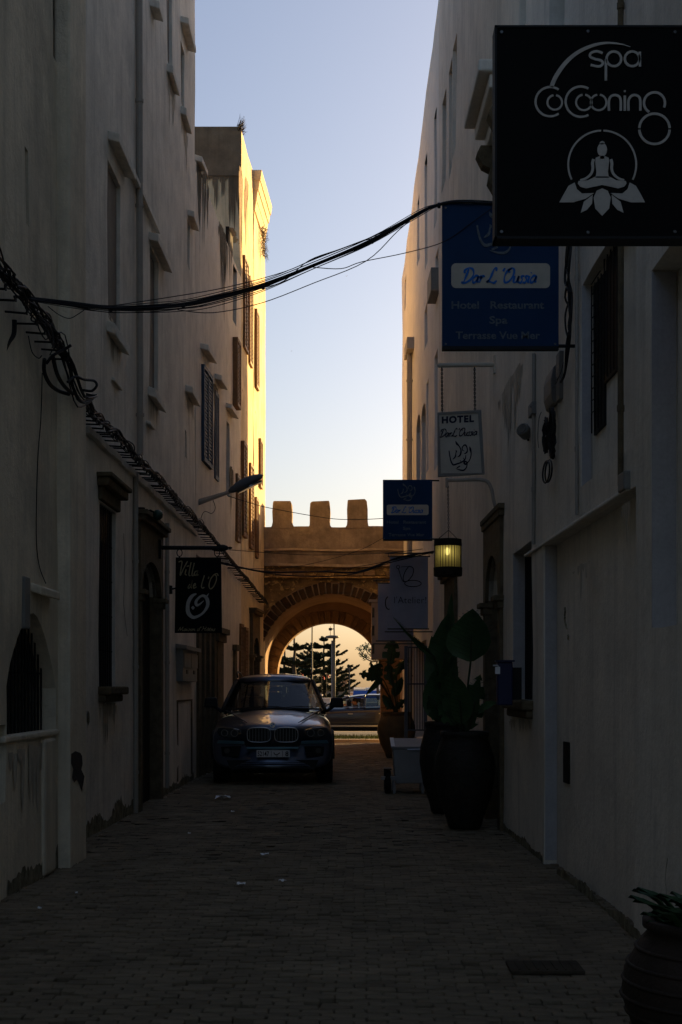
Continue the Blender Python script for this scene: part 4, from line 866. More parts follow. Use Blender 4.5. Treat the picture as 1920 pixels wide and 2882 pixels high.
# ---- black spa sign
def spa():
    Y = 6.5; t = thing('hanging_sign', 'large square black spa sign with silver lettering and lotus figure, jutting from the right wall', 'sign', P(1700, 668, Y))
    x1 = 1985
    build('panel', px_box(MB(), 1397, 74, x1, 668, Y, Y + .10), 'signblack', t, bevel=.004)
    fr = MB()
    for a in ((1393, 70, x1 + 4, 76), (1393, 664, x1 + 4, 671), (1393, 70, 1399, 671)): px_box(fr, *a, Y - .006, Y + .11)
    build('frame', fr, 'plastic', t)
    q = MB(); a = P(x1 - 20, 100, Y); wx = RX(Y) + .05
    for z in (P(0, 110, Y).z, P(0, 630, Y).z): q.tube([(a.x - .2, Y + .05, z), (wx, Y + .05, z)], .02, 8)
    build('bracket', q, 'black', t)
    for bx_, bz_ in ((1412, 90), (1412, 652), (1900, 90), (1900, 652), (1655, 88), (1655, 654)): build('bolt', MB().lathe(P(bx_, bz_, Y - .004), [(.007, -.004), (.009, .002)], 8, axis='Y'), 'rim', t, own=True)
    S = 2.904; yy = Y - .003
    def C(x, y): return P(1380 + x / S, 60 + y / S, yy)
    k = yy / FPX / S
    def draw(mb):
        stroke(mb, [C(*p) for p in ((498, 540), (540, 445), (620, 335), (720, 252), (840, 198), (950, 178), (1060, 186), (1145, 210))], [34 * k, 34 * k, 32 * k, 29 * k, 24 * k, 18 * k, 12 * k, 4 * k])
        W_ = 20 * k
        for pts in ([(918, 262), (870, 246), (822, 262), (818, 292), (860, 310), (905, 322), (920, 346), (890, 370), (820, 358)], [(945, 485), (945, 400), (945, 310)], [(1222, 250), (1222, 320), (1224, 372)],
                    [(970, 732), (970, 650), (988, 614), (1020, 604), (1052, 616), (1066, 650), (1066, 732)], [(1100, 608), (1100, 670), (1100, 732)], [(1130, 732), (1130, 650), (1150, 614), (1180, 604), (1212, 616), (1226, 650), (1226, 732)]):
            stroke(mb, [C(*p) for p in pts], W_, smooth=True)
        for cx, cy, r, a0, a1, w_ in ((1010, 308, 60, 0, 360, 20), (1160, 308, 60, 0, 360, 20), (490, 658, 120, 55, 305, 18), (527, 664, 60, -80, 260, 16), (740, 658, 124, 60, 300, 18), (765, 664, 64, -80, 260, 16), (885, 664, 64, -80, 260, 16),
                                     (1342, 668, 86, 25, -240, 20), (1342, 880, 124, 183, 357, 20), (1342, 880, 124, 3, 177, 20), (915, 1172, 278, -92, -206, 15), (915, 1172, 278, -88, 26, 15)):
            stroke(mb, [C(*p) for p in arcpts(cx, cy, r, a0, a1)], w_ * k, smooth=False)
        stroke(mb, [C(1092, 572), C(1108, 572)], 16 * k, smooth=False)
    marks('lettering', draw, 'silver', t)
    def fig(mb):
        def poly(pts): mb.prism([C(*p) for p in pts], (0, -.003, 0))
        poly([(915 + 40 * math.cos(R(a_)), 1050 + 56 * math.sin(R(a_))) for a_ in range(0, 360, 20)]); poly([(898, 1100), (932, 1100), (934, 1125), (896, 1125)]); poly([(915 + 20 * math.cos(R(a_)), 994 + 14 * math.sin(R(a_))) for a_ in range(0, 360, 30)])
        torso = [(890, 1104), (862, 1116), (858, 1150), (868, 1230), (860, 1280)]; poly(torso + [(1830 - x, y) for x, y in torso[::-1]])
        legs = [(860, 1268), (800, 1300), (722, 1305), (716, 1325), (735, 1352), (785, 1366), (850, 1352), (915, 1338)]; poly(legs + [(1830 - x, y) for x, y in legs[::-1][1:]])
        for s in (0, 1):
            mx = lambda p: (1830 - p[0], p[1]) if s else p
            arm = [(845, 1128), (836, 1160), (838, 1205), (822, 1250), (780, 1285), (735, 1298)]
            stroke(mb, [C(*mx(p)) for p in arm], [24 * k, 24 * k, 22 * k, 20 * k, 18 * k, 14 * k])
            poly([mx(p) for p in ((565, 1480), (605, 1405), (640, 1345), (690, 1318), (708, 1372), (750, 1408), (848, 1404), (780, 1450), (680, 1480))])
            poly([mx(p) for p in ((740, 1565), (765, 1475), (838, 1418), (832, 1490), (792, 1540))])
        poly([(915, 1590), (858, 1530), (845, 1440), (870, 1385), (915, 1366), (960, 1385), (985, 1440), (972, 1530)])
    marks('lotus_figure', fig, 'silver', t)
spa()

# ---- two blue hotel signs
def blue(x0, y0, x1, y1, Y, wallx, label):
    t = thing('hanging_sign', label, 'sign', P((x0 + x1) / 2, y1, Y), 'blue hotel signs on the right wall'); w_, h_ = x1 - x0, y1 - y0
    build('panel', px_box(MB(), x0, y0, x1, y1, Y, Y + .05), 'signblue', t, bevel=.003)
    q = MB(); wp = P(wallx, y0, Y)
    for yv in (y0 + .012 * h_, y1 - .025 * h_): a = P(x1 - w_ * .1, yv, Y); q.tube([(a.x, Y + .025, a.z), (wp.x + .05, Y + .025, a.z)], .014, 6)
    build('bracket', q, 'black', t)
    q = MB(); px_box(q, x0, y1 - .02 * h_, x1, y1 + .004 * h_, Y - .006, Y + .056); build('lower_rail', q, 'plastic', t)
    for bx_, bz_ in ((.03, .03), (.97, .03), (.03, .965), (.97, .965)): build('bolt', MB().lathe(P(x0 + bx_ * w_, y0 + bz_ * h_, Y - .002), [(.007, -.004), (.009, .003)], 8, axis='Y'), 'rim', t, own=True)
    yy = Y - .002; q = MB(); X0, Y0, X1, Y1 = x0 + .078 * w_, y0 + .412 * h_, x0 + .925 * w_, y0 + .582 * h_; r = .04 * w_; pts = []
    for cx_, cy_, a0 in ((X1 - r, Y0 + r, -90), (X1 - r, Y1 - r, 0), (X0 + r, Y1 - r, 90), (X0 + r, Y0 + r, 180)): pts += [P(px, py, yy) for px, py in arcpts(cx_, cy_, r, a0, a0 + 90, 6)]
    q.prism(pts, (0, -.002, 0)); build('name_plate', q, 'signwhite', t)
    marks('script_name', lambda mb: script(mb, "Dar L 'Oussia", x0 + .17 * w_, x0 + .82 * w_, y0 + .545 * h_, .10 * h_, yy - .004, .0155 * w_), 'skyblue', t)
    marks('emblem', lambda mb: emblem(mb, x0 + .29 * w_, y0 + .055 * h_, x0 + .66 * w_, y0 + .345 * h_, yy - .001), 'faded', t)
    lettering('lettering', 'Hotel   Restaurant', x0 + .08 * w_, x0 + .875 * w_, y0 + .722 * h_, .05 * h_, yy - .001, 'faded', t, bold=.022)
    lettering('lettering', 'Spa', x0 + .405 * w_, x0 + .56 * w_, y0 + .825 * h_, .05 * h_, yy - .001, 'faded', t, bold=.022)
    lettering('lettering', 'Terrasse Vue Mer', x0 + .115 * w_, x0 + .84 * w_, y0 + .93 * h_, .05 * h_, yy - .001, 'faded', t, bold=.022)
blue(1245, 572, 1573, 982, 10.9, 1622, 'large blue hotel restaurant sign partly hidden behind the black spa sign')
blue(1078, 1350, 1217, 1521, 24.1, 1236, 'small blue hotel sign hanging farther down the alley, left of the lit lantern')

# ---- white hotel sign on chains
def hotel():
    Y = 16.2; t = thing('hanging_sign', 'cream HOTEL sign with dark blue script hanging on two chains from a bar', 'sign', P(1296, 1340, Y))
    def Q(x, y, d=0): return P(1230 + x / 9.22, 1150 + y / 9.22, Y + d)
    c4 = [(18, 100), (1150, 30), (1240, 1690), (25, 1765)]
    q = MB(); q.prism([Q(*p) for p in ((70, 165), (1065, 115), (1165, 1665), (110, 1680))], (0, .03, 0)); build('panel', q, 'signwhite', t)
    f = MB(); inn = [(62, 160), (1070, 108), (1170, 1668), (105, 1686)]
    for i in range(4):
        j = (i + 1) % 4; f.prism([Q(*c4[i], -.012), Q(*c4[j], -.012), Q(*inn[j], -.012), Q(*inn[i], -.012)], (0, .055, 0))
    build('frame', f, 'boxgrey', t)
    for xs, ya, yb in ((1244, 1032, 1161), (1336, 1032, 1154)):
        a, b = P(xs, ya, Y), P(xs + 1, yb, Y); n = int((a.z - b.z) / .022); ch = MB()
        for i in range(n):
            c = a.lerp(b, (i + .5) / n); r = .009
            pts = [c + Vector((r * math.cos(g_) * (1 if i % 2 else .1), r * math.cos(g_) * (.1 if i % 2 else 1), .016 * math.sin(g_))) for g_ in [k * math.pi / 3 for k in range(6)]]
            ch.tube(pts, .0055, 4, closed=True)
        build('chain', ch, 'black', t, own=True)
    q = MB(); a = P(1238, 1028, Y); b = P(1392, 1026, Y); q.tube([a, b + Vector((.03, 0, 0))], .026, 10); q.sphere(a, .032, 8); q.box(b + Vector((0, 0, .0)), (.02, .1, .2)); build('bar', q, 'signwhite', t, own=True)
    lettering('lettering', 'HOTEL', 1230 + 125 / 9.22, 1230 + 965 / 9.22, 1150 + 378 / 9.22, 165 / 9.22, Y - .003, 'navy', t, bold=.05, tilt=-.05, sp=1.15)
    marks('script_name', lambda mb: script(mb, "DarL'Oussia", 1230 + 75 / 9.22, 1230 + 1060 / 9.22, 1150 + 740 / 9.22, 205 / 9.22, Y - .002, 2.4, tilt=-.055), 'navy', t)
    marks('emblem', lambda mb: emblem(mb, 1230 + 300 / 9.22, 1150 + 830 / 9.22, 1230 + 900 / 9.22, 1150 + 1610 / 9.22, Y - .002), 'navy', t)
hotel()

# ---- black brush-lettered sign on the left
def villa():
    Y = 19.3; t = thing('hanging_sign', 'tall black sign with ochre brush lettering hanging from an iron bar on the left wall', 'sign', P(558, 1782, Y)); S = 6.533
    def C(x, y, d=-.003): return P(440 + x / S, 1480 + y / S, Y + d)
    q = MB(); q.prism([C(357, 580, 0), C(1190, 580, 0), C(1205, 1970, 0), C(338, 1970, 0)], (0, .035, 0)); build('panel', q, 'signblack', t)
    b = MB(); a_ = C(105, 402, 0); e_ = C(1180, 405, 0); b.tube([a_ + Vector((-.05, 0, 0)), a_, e_], .028, 10); b.lathe(e_, [(.028, -.02), (.045, .0), (.045, .05), (.03, .09), (.012, .11), (.02, .13), (.008, .16)], 10, axis='X'); b.box(a_ + Vector((-.03, 0, -.02)), (.05, .08, .26)); b.box(C(1150, 392, 0), (.05, .07, .07)); build('bar', b, 'black', t, own=True)
    for x in (427, 1118):
        r = MB(); c = C(x, 495, .015); r.tube([c + Vector((.036 * math.cos(g_), 0, .05 * math.sin(g_))) for g_ in [k * math.pi / 7 for k in range(14)]], .007, 5, closed=True); r.tube([c + Vector((0, 0, -.05)), C(x, 585, .015)], .008, 5); build('ring', r, 'black', t, own=True)
    k = Y / FPX / S
    def draw(mb):
        for pts in ([(410, 665), (472, 655), (455, 790), (440, 915), (505, 780), (575, 650)], [(560, 745), (605, 735)], [(550, 800), (530, 885), (560, 905)], [(640, 670), (600, 890), (628, 915)], [(700, 680), (655, 895), (685, 915)],
                    [(765, 825), (715, 845), (695, 905), (735, 900), (768, 825), (745, 905), (778, 895)], [(620, 1070), (585, 1125), (598, 1150), (640, 1100), (668, 1000), (640, 1110), (652, 1150)], [(680, 1110), (718, 1090), (712, 1058), (682, 1100), (690, 1148), (740, 1120)],
                    [(885, 910), (832, 1090), (845, 1145), (885, 1130)], [(968, 935), (955, 975)], [(1065, 895), (1000, 980), (970, 1100), (1000, 1160), (1060, 1105), (1105, 995), (1100, 915), (1065, 895), (1120, 880), (1138, 920)]):
            stroke(mb, [C(*p) for p in pts], 19 * k)
        script(mb, "Maison d'Ho^tes", 440 + 400 / S, 440 + 1095 / S, 1480 + 1930 / S, 75 / S, Y - .003, 1.6)
    marks('lettering', draw, 'gold', t)
    def logo(mb):
        stroke(mb, [C(*p) for p in ((738, 1248), (660, 1290), (600, 1380), (578, 1480), (590, 1600), (670, 1680), (760, 1665), (860, 1600), (935, 1490), (945, 1390), (910, 1310), (845, 1285), (775, 1330), (728, 1400), (745, 1458), (800, 1440), (872, 1378))],
               [v * k for v in (20, 60, 66, 66, 76, 60, 46, 40, 56, 66, 62, 44, 40, 52, 50, 30, 12)])
        stroke(mb, [C(915, 1315), C(940, 1280), C(966, 1236)], [30 * k, 24 * k, 3 * k]); mb.prism([C(640, 1505), C(675, 1470), (C(710, 1505)), C(675, 1545)], (0, -.004, 0))
    marks('emblem', logo, 'silver', t)
villa()

# ---- pale banners
def banner(x0, y0, x1, y1, Y, wallx, label, full):
    t = thing('banner', label, 'banner', P((x0 + x1) / 2, y1, Y), 'pale shop banners on the right wall')
    def f(u, v): 
        p = P(x0 + (x1 - x0) * u, y0 + (y1 - y0) * v, Y); p.y += .012 * math.sin(u * 5 + v * 2); return p
    q = MB().grid(f, 12, 16); q.v += [v + Vector((0, .004, 0)) for v in q.v]; n0 = len(q.v) // 2; q.f += [tuple(i + n0 for i in fc)[::-1] for fc in q.f[:]]; build('cloth', q, 'banner', t, smooth=True)
    for nm, yv, xe in (('top_bar', y0 - 10, wallx), ('hem_rod', y0 - 1, x1 + 6), ('hem_rod', y1 + 2, x1 + 3), ('lower_bar', y1 + 10, wallx)):
        b = MB(); b.tube([P(x0 - (14 if 'bar' in nm else 6), yv, Y) + Vector((0, .01, 0)), P(xe, yv, Y) + Vector((.04 if 'bar' in nm else 0, .01, 0))], .014, 6); build(nm, b, 'pole', t, own=True)
    b = MB(); 
    for xv in (x0 - 4, x1 + 3): b.tube([P(xv, y0 - 11, Y), P(xv, y0 + 1, Y)], .005, 4)
    build('hook', b, 'black', t)
    if full:
        def g(mb):
            C = lambda x, y: P(1060 + x / 4.707, 1320 + y / 4.707, Y - .016); k = Y / FPX / 4.707
            stroke(mb, [C(*p) for p in arcpts(285, 1298, 22, 0, 360, 12)], 8 * k, smooth=False); stroke(mb, [C(290, 1322), C(325, 1430), C(345, 1480), C(370, 1500)], 9 * k); stroke(mb, [C(325, 1297), C(380, 1293), (C(445, 1291))], 6 * k)
            stroke(mb, [C(*p) for p in ((445, 1291), (488, 1320), (478, 1400), (425, 1472), (375, 1492), (352, 1450), (375, 1370), (415, 1305))], 11 * k, closed=True); stroke(mb, [C(*p) for p in arcpts(483, 1517, 110, 0, 360, 24, ry=42)], 10 * k, smooth=False)
        marks('emblem', g, 'ink', t)
        lettering('lettering', "l'Atelier!", 1110, 1200, 1698, 19, Y - .016, 'ink', t, bold=-.012, sp=1.05)
    else:
        marks('emblem', lambda mb: stroke(mb, [P(x0 + 30 + 9 * math.cos(a_), y0 + 55 + 18 * math.sin(a_), Y - .016) for a_ in [i * .5 for i in range(10)]], .02), 'ink', t)
banner(1097, 1567, 1205, 1768, 25.6, 1214, "pale blue l'Atelier banner hanging in front, with a looping black line drawing", True)
banner(1064, 1642, 1164, 1802, 28.6, 1188, 'second pale blue banner half hidden behind the larger one', False)

# ---- lit lantern
def lantern():
    Y = 16.0; c = P(1261, 1622, Y); t = thing('lantern', 'lit round slatted lantern hanging by a chain from a curved white arm', 'lantern', c); r = 39 * Y / FPX; H_ = 104 * Y / FPX; k = Y / FPX
    z0 = c.z
    build('lower_band', MB().lathe(c, [(r * .98, 0), (r * 1.02, .006), (r * 1.04, 24 * k), (r * .96, 25 * k)], 24), 'darkwood', t)
    build('upper_band', MB().lathe(c, [(r * .98, H_ - 20 * k), (r * 1.01, H_ - 19 * k), (r * .99, H_), (r * .9, H_ + .002)], 24, cap=False), 'darkwood', t)
    build('shade', MB().lathe(c, [(r * .93, 22 * k), (r * .93, H_ - 18 * k)], 24, cap=False), 'parchment', t, smooth=True)
    for i in range(28):
        a_ = 2 * math.pi * i / 28; p = c + Vector((r * .965 * math.cos(a_), r * .965 * math.sin(a_), 0)); q = MB(); q.box(p + Vector((0, 0, H_ * .52)), (.006, .006, H_ * .66), rz=a_); build('slat', q, 'darkwood', t, own=True)
    ctr = c + Vector((-.01, -.07, H_ * .66))
    build('bulb', MB().sphere(ctr, .030, 12, (1, 1, 1.5)), 'bulb', t, smooth=True, own=True)
    lp = bpy.data.lights.new('lantern_light', 'POINT'); lo = bpy.data.objects.new('lantern_light', lp); COL.objects.link(lo); lo.location = ctr + Vector((0, 0, -.03)) - Vector(t.location); lo.parent = t; lp.energy = .075; lp.color = (1, .86, .48); lp.shadow_soft_size = .04
    top = P(1263, 1492, Y); q = MB()
    for i in range(3):
        a_ = 2 * math.pi * i / 3 + .5; q.tube([c + Vector((r * .9 * math.cos(a_), r * .9 * math.sin(a_), H_)), top], .004, 4)
    a, b = top, P(1261, 1368, Y); n = int((b.z - a.z) / .022)
    for i in range(n):
        cc = a.lerp(b, (i + .5) / n); rr = .009; q.tube([cc + Vector((rr * math.cos(g_) * (1 if i % 2 else .1), rr * math.cos(g_) * (.1 if i % 2 else 1), .016 * math.sin(g_))) for g_ in [j * math.pi / 3 for j in range(6)]], .0032, 4, closed=True)
    build('chain', q, 'black', t)
    arm = MB(); arm.tube(catmull([P(1258, 1352, Y), P(1300, 1351, Y), P(1350, 1350, Y), P(1372, 1356, Y), P(1384, 1378, Y), P(1390, 1410, Y), P(1392, 1440, Y) + Vector((.03, 0, 0))], 5), .02, 8); build('arm', arm, 'creampipe', t)
    build('arm_rod', MB().tube([P(1258, 1345, Y), P(1258, 1372, Y)], .018, 6), 'creampipe', t)
lantern()

# ================================================================== cables
def cable(name, label, pts, rs, group, m='cable', k=6, parts=None):
    """pts: (x px, y px, depth)"""
    return
def strand(mb, pts, r, jit=0, k=5):
    p = catmull([P(*q) for q in pts], k)
    if jit: p = [v + Vector((rnd(-jit, jit), rnd(-jit, jit), rnd(-jit, jit))) for v in p]
    mb.tube(p, r, 5); return mb
t = thing('overhead_cables', 'thick sagging bundle of black cables crossing the alley below the sky to the blue sign', 'cables', P(800, 790, 11))
MAIN = [(40, 835, 10.6), (180, 855, 10.65), (306, 869, 10.7), (429, 866, 10.7), (510, 860, 10.75), (588, 846, 10.75), (735, 806, 10.8), (882, 747, 10.8), (1041, 678, 10.85), (1176, 602, 10.9), (1230, 578, 10.9), (1290, 568, 10.9), (1396, 573, 10.9), (1600, 600, 10.9)]
for i in range(10):
    dy = (-17, -11, -6, -3, -1, 1, 3, 7, 12, 17)[i]; w_ = (.0028, .004, .006, .007, .007, .007, .006, .004, .0035, .003)[i]
    build('cable', strand(MB(), [(x + rnd(-4, 4), y + dy * (0.2 + .8 * abs(math.sin(math.pi * min(1, j / 10)))) * rnd(.8, 1.15) + rnd(-1.5, 1.5), d + rnd(-.03, .03)) for j, (x, y, d) in enumerate(MAIN)], w_), 'cable', t, own=True)
for pts in ([(500, 872, 10.7), (600, 880, 10.7), (735, 853, 10.75), (882, 797, 10.8), (1030, 735, 10.85), (1120, 650, 10.85), (1180, 600, 10.9)],
            [(306, 862, 10.7), (480, 836, 10.7), (640, 808, 10.75), (800, 765, 10.8), (900, 722, 10.8), (1041, 672, 10.85)],
            [(560, 862, 10.7), (650, 838, 10.75), (735, 812, 10.8), (800, 790, 10.8), (870, 733, 10.8), (960, 700, 10.8), (1060, 662, 10.85)],
            [(880, 752, 10.8), (960, 756, 10.8), (1018, 737, 10.85), (1140, 712, 10.85), (1250, 680, 10.9), (1330, 625, 10.88), (1400, 575, 10.86)],
            [(135, 862, 10.6), (165, 885, 10.6), (195, 896, 10.6), (220, 884, 10.6), (240, 870, 10.65)]):
    build('cable', strand(MB(), pts, .0035), 'cable', t, own=True)
for x, y, d in MAIN[2:12:2]:
    build('cable_tie', MB().lathe(P(x + 6, y, d), [(.02, -.012), (.024, 0), (.02, .012)], 8, axis='X'), 'cable', t, own=True)
def span(label, strands, name='overhead_wire'):
    t = thing(name, label, 'wire', P(*strands[0][0][0]))
    for pts, r in strands: build('wire', strand(MB(), pts, r), 'cable', t, own=True)
span('single thin wire drooping across the gate battlements from the street lamp', [([(640, 1395, 24.5), (700, 1414, 24.5), (760, 1430, 24.6), (920, 1458, 24.8), (1000, 1462, 24.9), (1078, 1459, 25), (1150, 1450, 25)], .006)])
span('pair of thick black cables crossing in front of the gate arch', [([(620, 1582, 24.6), (690, 1600, 24.6), (760, 1610, 24.7), (905, 1609, 24.8), (1000, 1611, 24.9), (1060, 1592, 25), (1120, 1570, 25), (1160, 1562, 25), (1222, 1552, 25)], .016), ([(620, 1586, 24.7), (760, 1614, 24.7), (860, 1622, 24.7), (950, 1621, 24.8), (1020, 1610, 24.9), (1100, 1583, 25), (1222, 1554, 25)], .010),
      ([(905, 1608, 24.8), (1000, 1596, 24.9), (1100, 1578, 25), (1200, 1556, 25)], .006)])
span('very thin level wire across the upper masonry of the gate', [([(630, 1546, 26), (760, 1556, 26), (900, 1562, 26), (1090, 1556, 26), (1190, 1545, 26)], .006)])
span('thin slanting wire rising to the right across the gate parapet', [([(640, 1600, 27), (760, 1600, 27), (860, 1590, 27), (1000, 1553, 27), (1080, 1513, 27), (1150, 1470, 27)], .005)])

# cable run along the left wall with its iron hooks
t = thing('cable_run', 'heavy tangled bundle of black cables on iron hooks along the left wall', 'cables', (-2.5, 14, 4.2))
def wx(Y): return -2.57 + .10 if Y < 12.2 else (-2.46 + .06 if Y < 12.95 else (-2.76 + .11 if Y < 24.2 else -2.76 + .11 + .0427 * (Y - 24.2)))
for i in range(16):
    pts = []; Y = 2.0; ph = rnd(0, 6); 
    while Y < 12.0: pts.append(Vector((wx(Y) + rnd(-.03, .05), Y, 4.48 - .03 * (max(Y, 6) - 9) + .05 * math.sin(Y * 2.2 + ph) + rnd(-.04, .04)))); Y += rnd(.18, .32)
    sag = rnd(.05, .40) if i % 2 else rnd(0, .08)
    pts += [Vector((wx(12.1) + .06, 12.1, 4.3 - sag)), Vector((-2.40, 12.5, 4.12 - sag * .3)), Vector((-2.38, 12.95, 4.20)), Vector((-2.44, 13.2, 4.26))]
    Y = 13.5
    while Y < 24.2: pts.append(Vector((wx(Y) + rnd(-.02, .05), Y, 4.30 + .03 * math.sin(Y * 1.9 + ph) + rnd(-.035, .045)))); Y += rnd(.25, .5)
    while Y < 35.0: pts.append(Vector((wx(Y) + rnd(-.02, .04), Y, 4.30 - (Y - 24.2) * .068 + .02 * math.sin(Y * 1.4 + ph) + rnd(-.02, .03)))); Y += rnd(.4, .8)
    build('cable', MB().tube(catmull(pts, 3), rnd(.0045, .010), 5), 'cable', t)
hk = None; Y = 3.0; hooks = 0
while Y < 34:
    x = wx(Y) - .09; zz = (4.22 if Y < 24.2 else 4.22 - (Y - 24.2) * .068) + rnd(-.015, .015)
    if Y < 12.1: zz = 4.30
    if not (12.0 < Y < 13.3):
        if hk is None:
            q = MB(); q.tube([(x - .05, Y, zz), (x + .13, Y, zz - .01), (x + .15, Y, zz + .02)], .009, 5); q.box((x + .14, Y, zz), (.012, .035, .035)); hk = build('cable_hook', q, 'black', t, own=True); h0 = Vector(hk.location); hb = Vector((x, Y, zz))
        else: inst(hk, 'cable_hook', t, h0 + Vector((x, Y, zz)) - hb, (rnd(-.1, .1), 0, rnd(-.15, .15)))
        hooks += 1
    Y += (.30 if Y < 12 else .21) * rnd(.8, 1.2)
for pts in ([(84, 888, 10.9), (105, 888, 10.9), (135, 905, 11), (160, 935, 11), (160, 970, 11.1), (148, 985, 11.1), (140, 1000, 11.1)], [(100, 890, 10.9), (125, 905, 11), (145, 930, 11), (152, 960, 11), (146, 980, 11)], [(105, 895, 10.9), (128, 920, 11), (139, 950, 11)],
            [(80, 945, 10.9), (90, 990, 10.9), (108, 1008, 11), (118, 1000, 11)], [(190, 1075, 11.9), (212, 1060, 12), (235, 1068, 12.1), (265, 1072, 12.3), (272, 1085, 12.3), (258, 1100, 12.3), (235, 1098, 12.2)]):
    build('loose_loop', strand(MB(), pts, .0045 if pts[0][0] != 190 else .012), 'cable', t, own=True)
for pts, r in (([(130, 1024, 11.3), (150, 1000, 11.3), (178, 985, 11.4), (200, 971, 11.4)], .013), ([(40, 900, 10.6), (38, 940, 10.6), (22, 965, 10.5), (5, 1000, 10.4), (-15, 1050, 10.3)], .02), ([(125, 1010, 11.3), (124, 1045, 11.4), (140, 1080, 11.6), (165, 1100, 11.9), (195, 1110, 12)], .017), ([(148, 1000, 11.3), (160, 1050, 11.5), (180, 1085, 11.8), (205, 1108, 12.1)], .017)):
    build('drop_cable', strand(MB(), pts, r), 'cable', t, own=True)

# vertical tangle on the right wall with the curved cover box
t = thing('cable_drop', 'vertical black cables tied down the right wall below the spa sign', 'cables', P(1620, 1000, 10.9))
for i in range(5):
    pts = [RA.at(RA.u(1621 + rnd(-6, 6)), RA.z(1621, y), -.04 - rnd(0, .03)) for y in range(560, 1010, 45)] + [RA.at(RA.u(1608), RA.z(1608, 1050), -.05), RA.at(RA.u(1596), RA.z(1596, 1075), -.05)]
    build('cable', MB().tube(catmull(pts, 4), rnd(.007, .011), 5), 'cable', t, own=True)
t = thing('junction_cover', 'curved pale cable cover on the right wall spilling black coils and a hanging loop', 'junction box', RA.at(RA.u(1560), RA.z(1560, 1358), 0))
def rz_(x, y): return RA.at(RA.u(x), RA.z(x, y), -.02)
q = MB(); ua, ub = RA.u(1570), RA.u(1548); za, zb = RA.z(1560, 1150), RA.z(1560, 1035); n = 8
prof = [(.0, za), (.035, za + .02), (.055, za + .10), (.055, zb - .12), (.035, zb - .03), (.0, zb)]
q.prism([RA.at(ua, z_, -o_) for o_, z_ in prof], RA.d * (ub - ua)); build('cover', q, 'boxgrey', t, own=True, bevel=.012)
q = MB(); RA.slab(q, RA.u(1583), RA.u(1573), za + .0, zb + .05, .025); build('back_box', q, 'boxgrey', t, own=True, bevel=.01)
for x0, yt, yb, wd, nn in ((1548, 1175, 1275, 11, 9), (1566, 1150, 1290, 13, 11)):
    for i in range(nn):
        a_ = rnd(0, 6.28); pts = []
        for j in range(14):
            g_ = 2 * math.pi * j / 14; pts.append(RA.at(RA.u(x0 + wd * .5 * math.cos(g_) * rnd(.7, 1.1)), RA.z(x0, (yt + yb) / 2 + (yb - yt) * .5 * math.sin(g_) * rnd(.85, 1.05)), -.02 - rnd(0, .03)))
        build('coil', MB().tube(catmull(pts, 2, True), .006, 4, closed=True), 'cable', t, own=True)
for i in range(2):
    pts = [RA.at(RA.u(1561 + 10 * math.cos(g_)), RA.z(1561, 1326 + 30 * math.sin(g_) + i * 2), -.05 - .02 * i) for g_ in [k * math.pi / 9 for k in range(18)]]
    build('hanging_loop', MB().tube(pts, .008, 5, closed=True), 'cable', t, own=True)
for pts in ([(1540, 1160), (1533, 1180), (1530, 1230), (1532, 1260)], [(1575, 1150), (1580, 1190), (1572, 1220)], [(1600, 1070), (1592, 1060), (1582, 1080), (1572, 1085)], [(1604, 1020), (1596, 1050), (1584, 1070)]):
    build('loose_wire', MB().tube(catmull([RA.at(RA.u(x), RA.z(x, y), -.05) for x, y in pts], 4), .003, 4), 'cable', t, own=True)
# small switch box and floodlight
t = thing('switch_box', 'small pale switch box on the right wall above the floodlight', 'electric box', RA.at(RA.u(1500), RA.z(1500, 1167), 0))
q = MB(); RA.slab(q, RA.u(1511), RA.u(1500), RA.z(1509, 1167), RA.z(1509, 1131), .045); build('box', q, 'boxgrey', t, bevel=.008)
build('dial', MB().lathe(RA.at(RA.u(1509) - .001, RA.z(1509, 1145), -.035), [(.016, -.006), (.016, .003)], 10, axis='Y'), 'black', t)
t = thing('floodlight', 'round cream floodlight on a short arm on the right wall', 'floodlight', P(1480, 1238, 13.4))
c = P(1478, 1216, 13.4); q = MB(); ax = Vector((-.5, -.6, .35)).normalized()
build('housing', q.tube([c - ax * .06, c - ax * .04, c + ax * .05, c + ax * .06], [.04, .062, .066, .06], 14), 'boxgrey', t, smooth=False)
build('lens', MB().tube([c + ax * .055, c + ax * .066], .052, 14), 'lens', t); 
build('arm', MB().tube([c - ax * .05, P(1486, 1238, 13.45), P(1512, 1236, 13.5)], .012, 6), 'black', t)

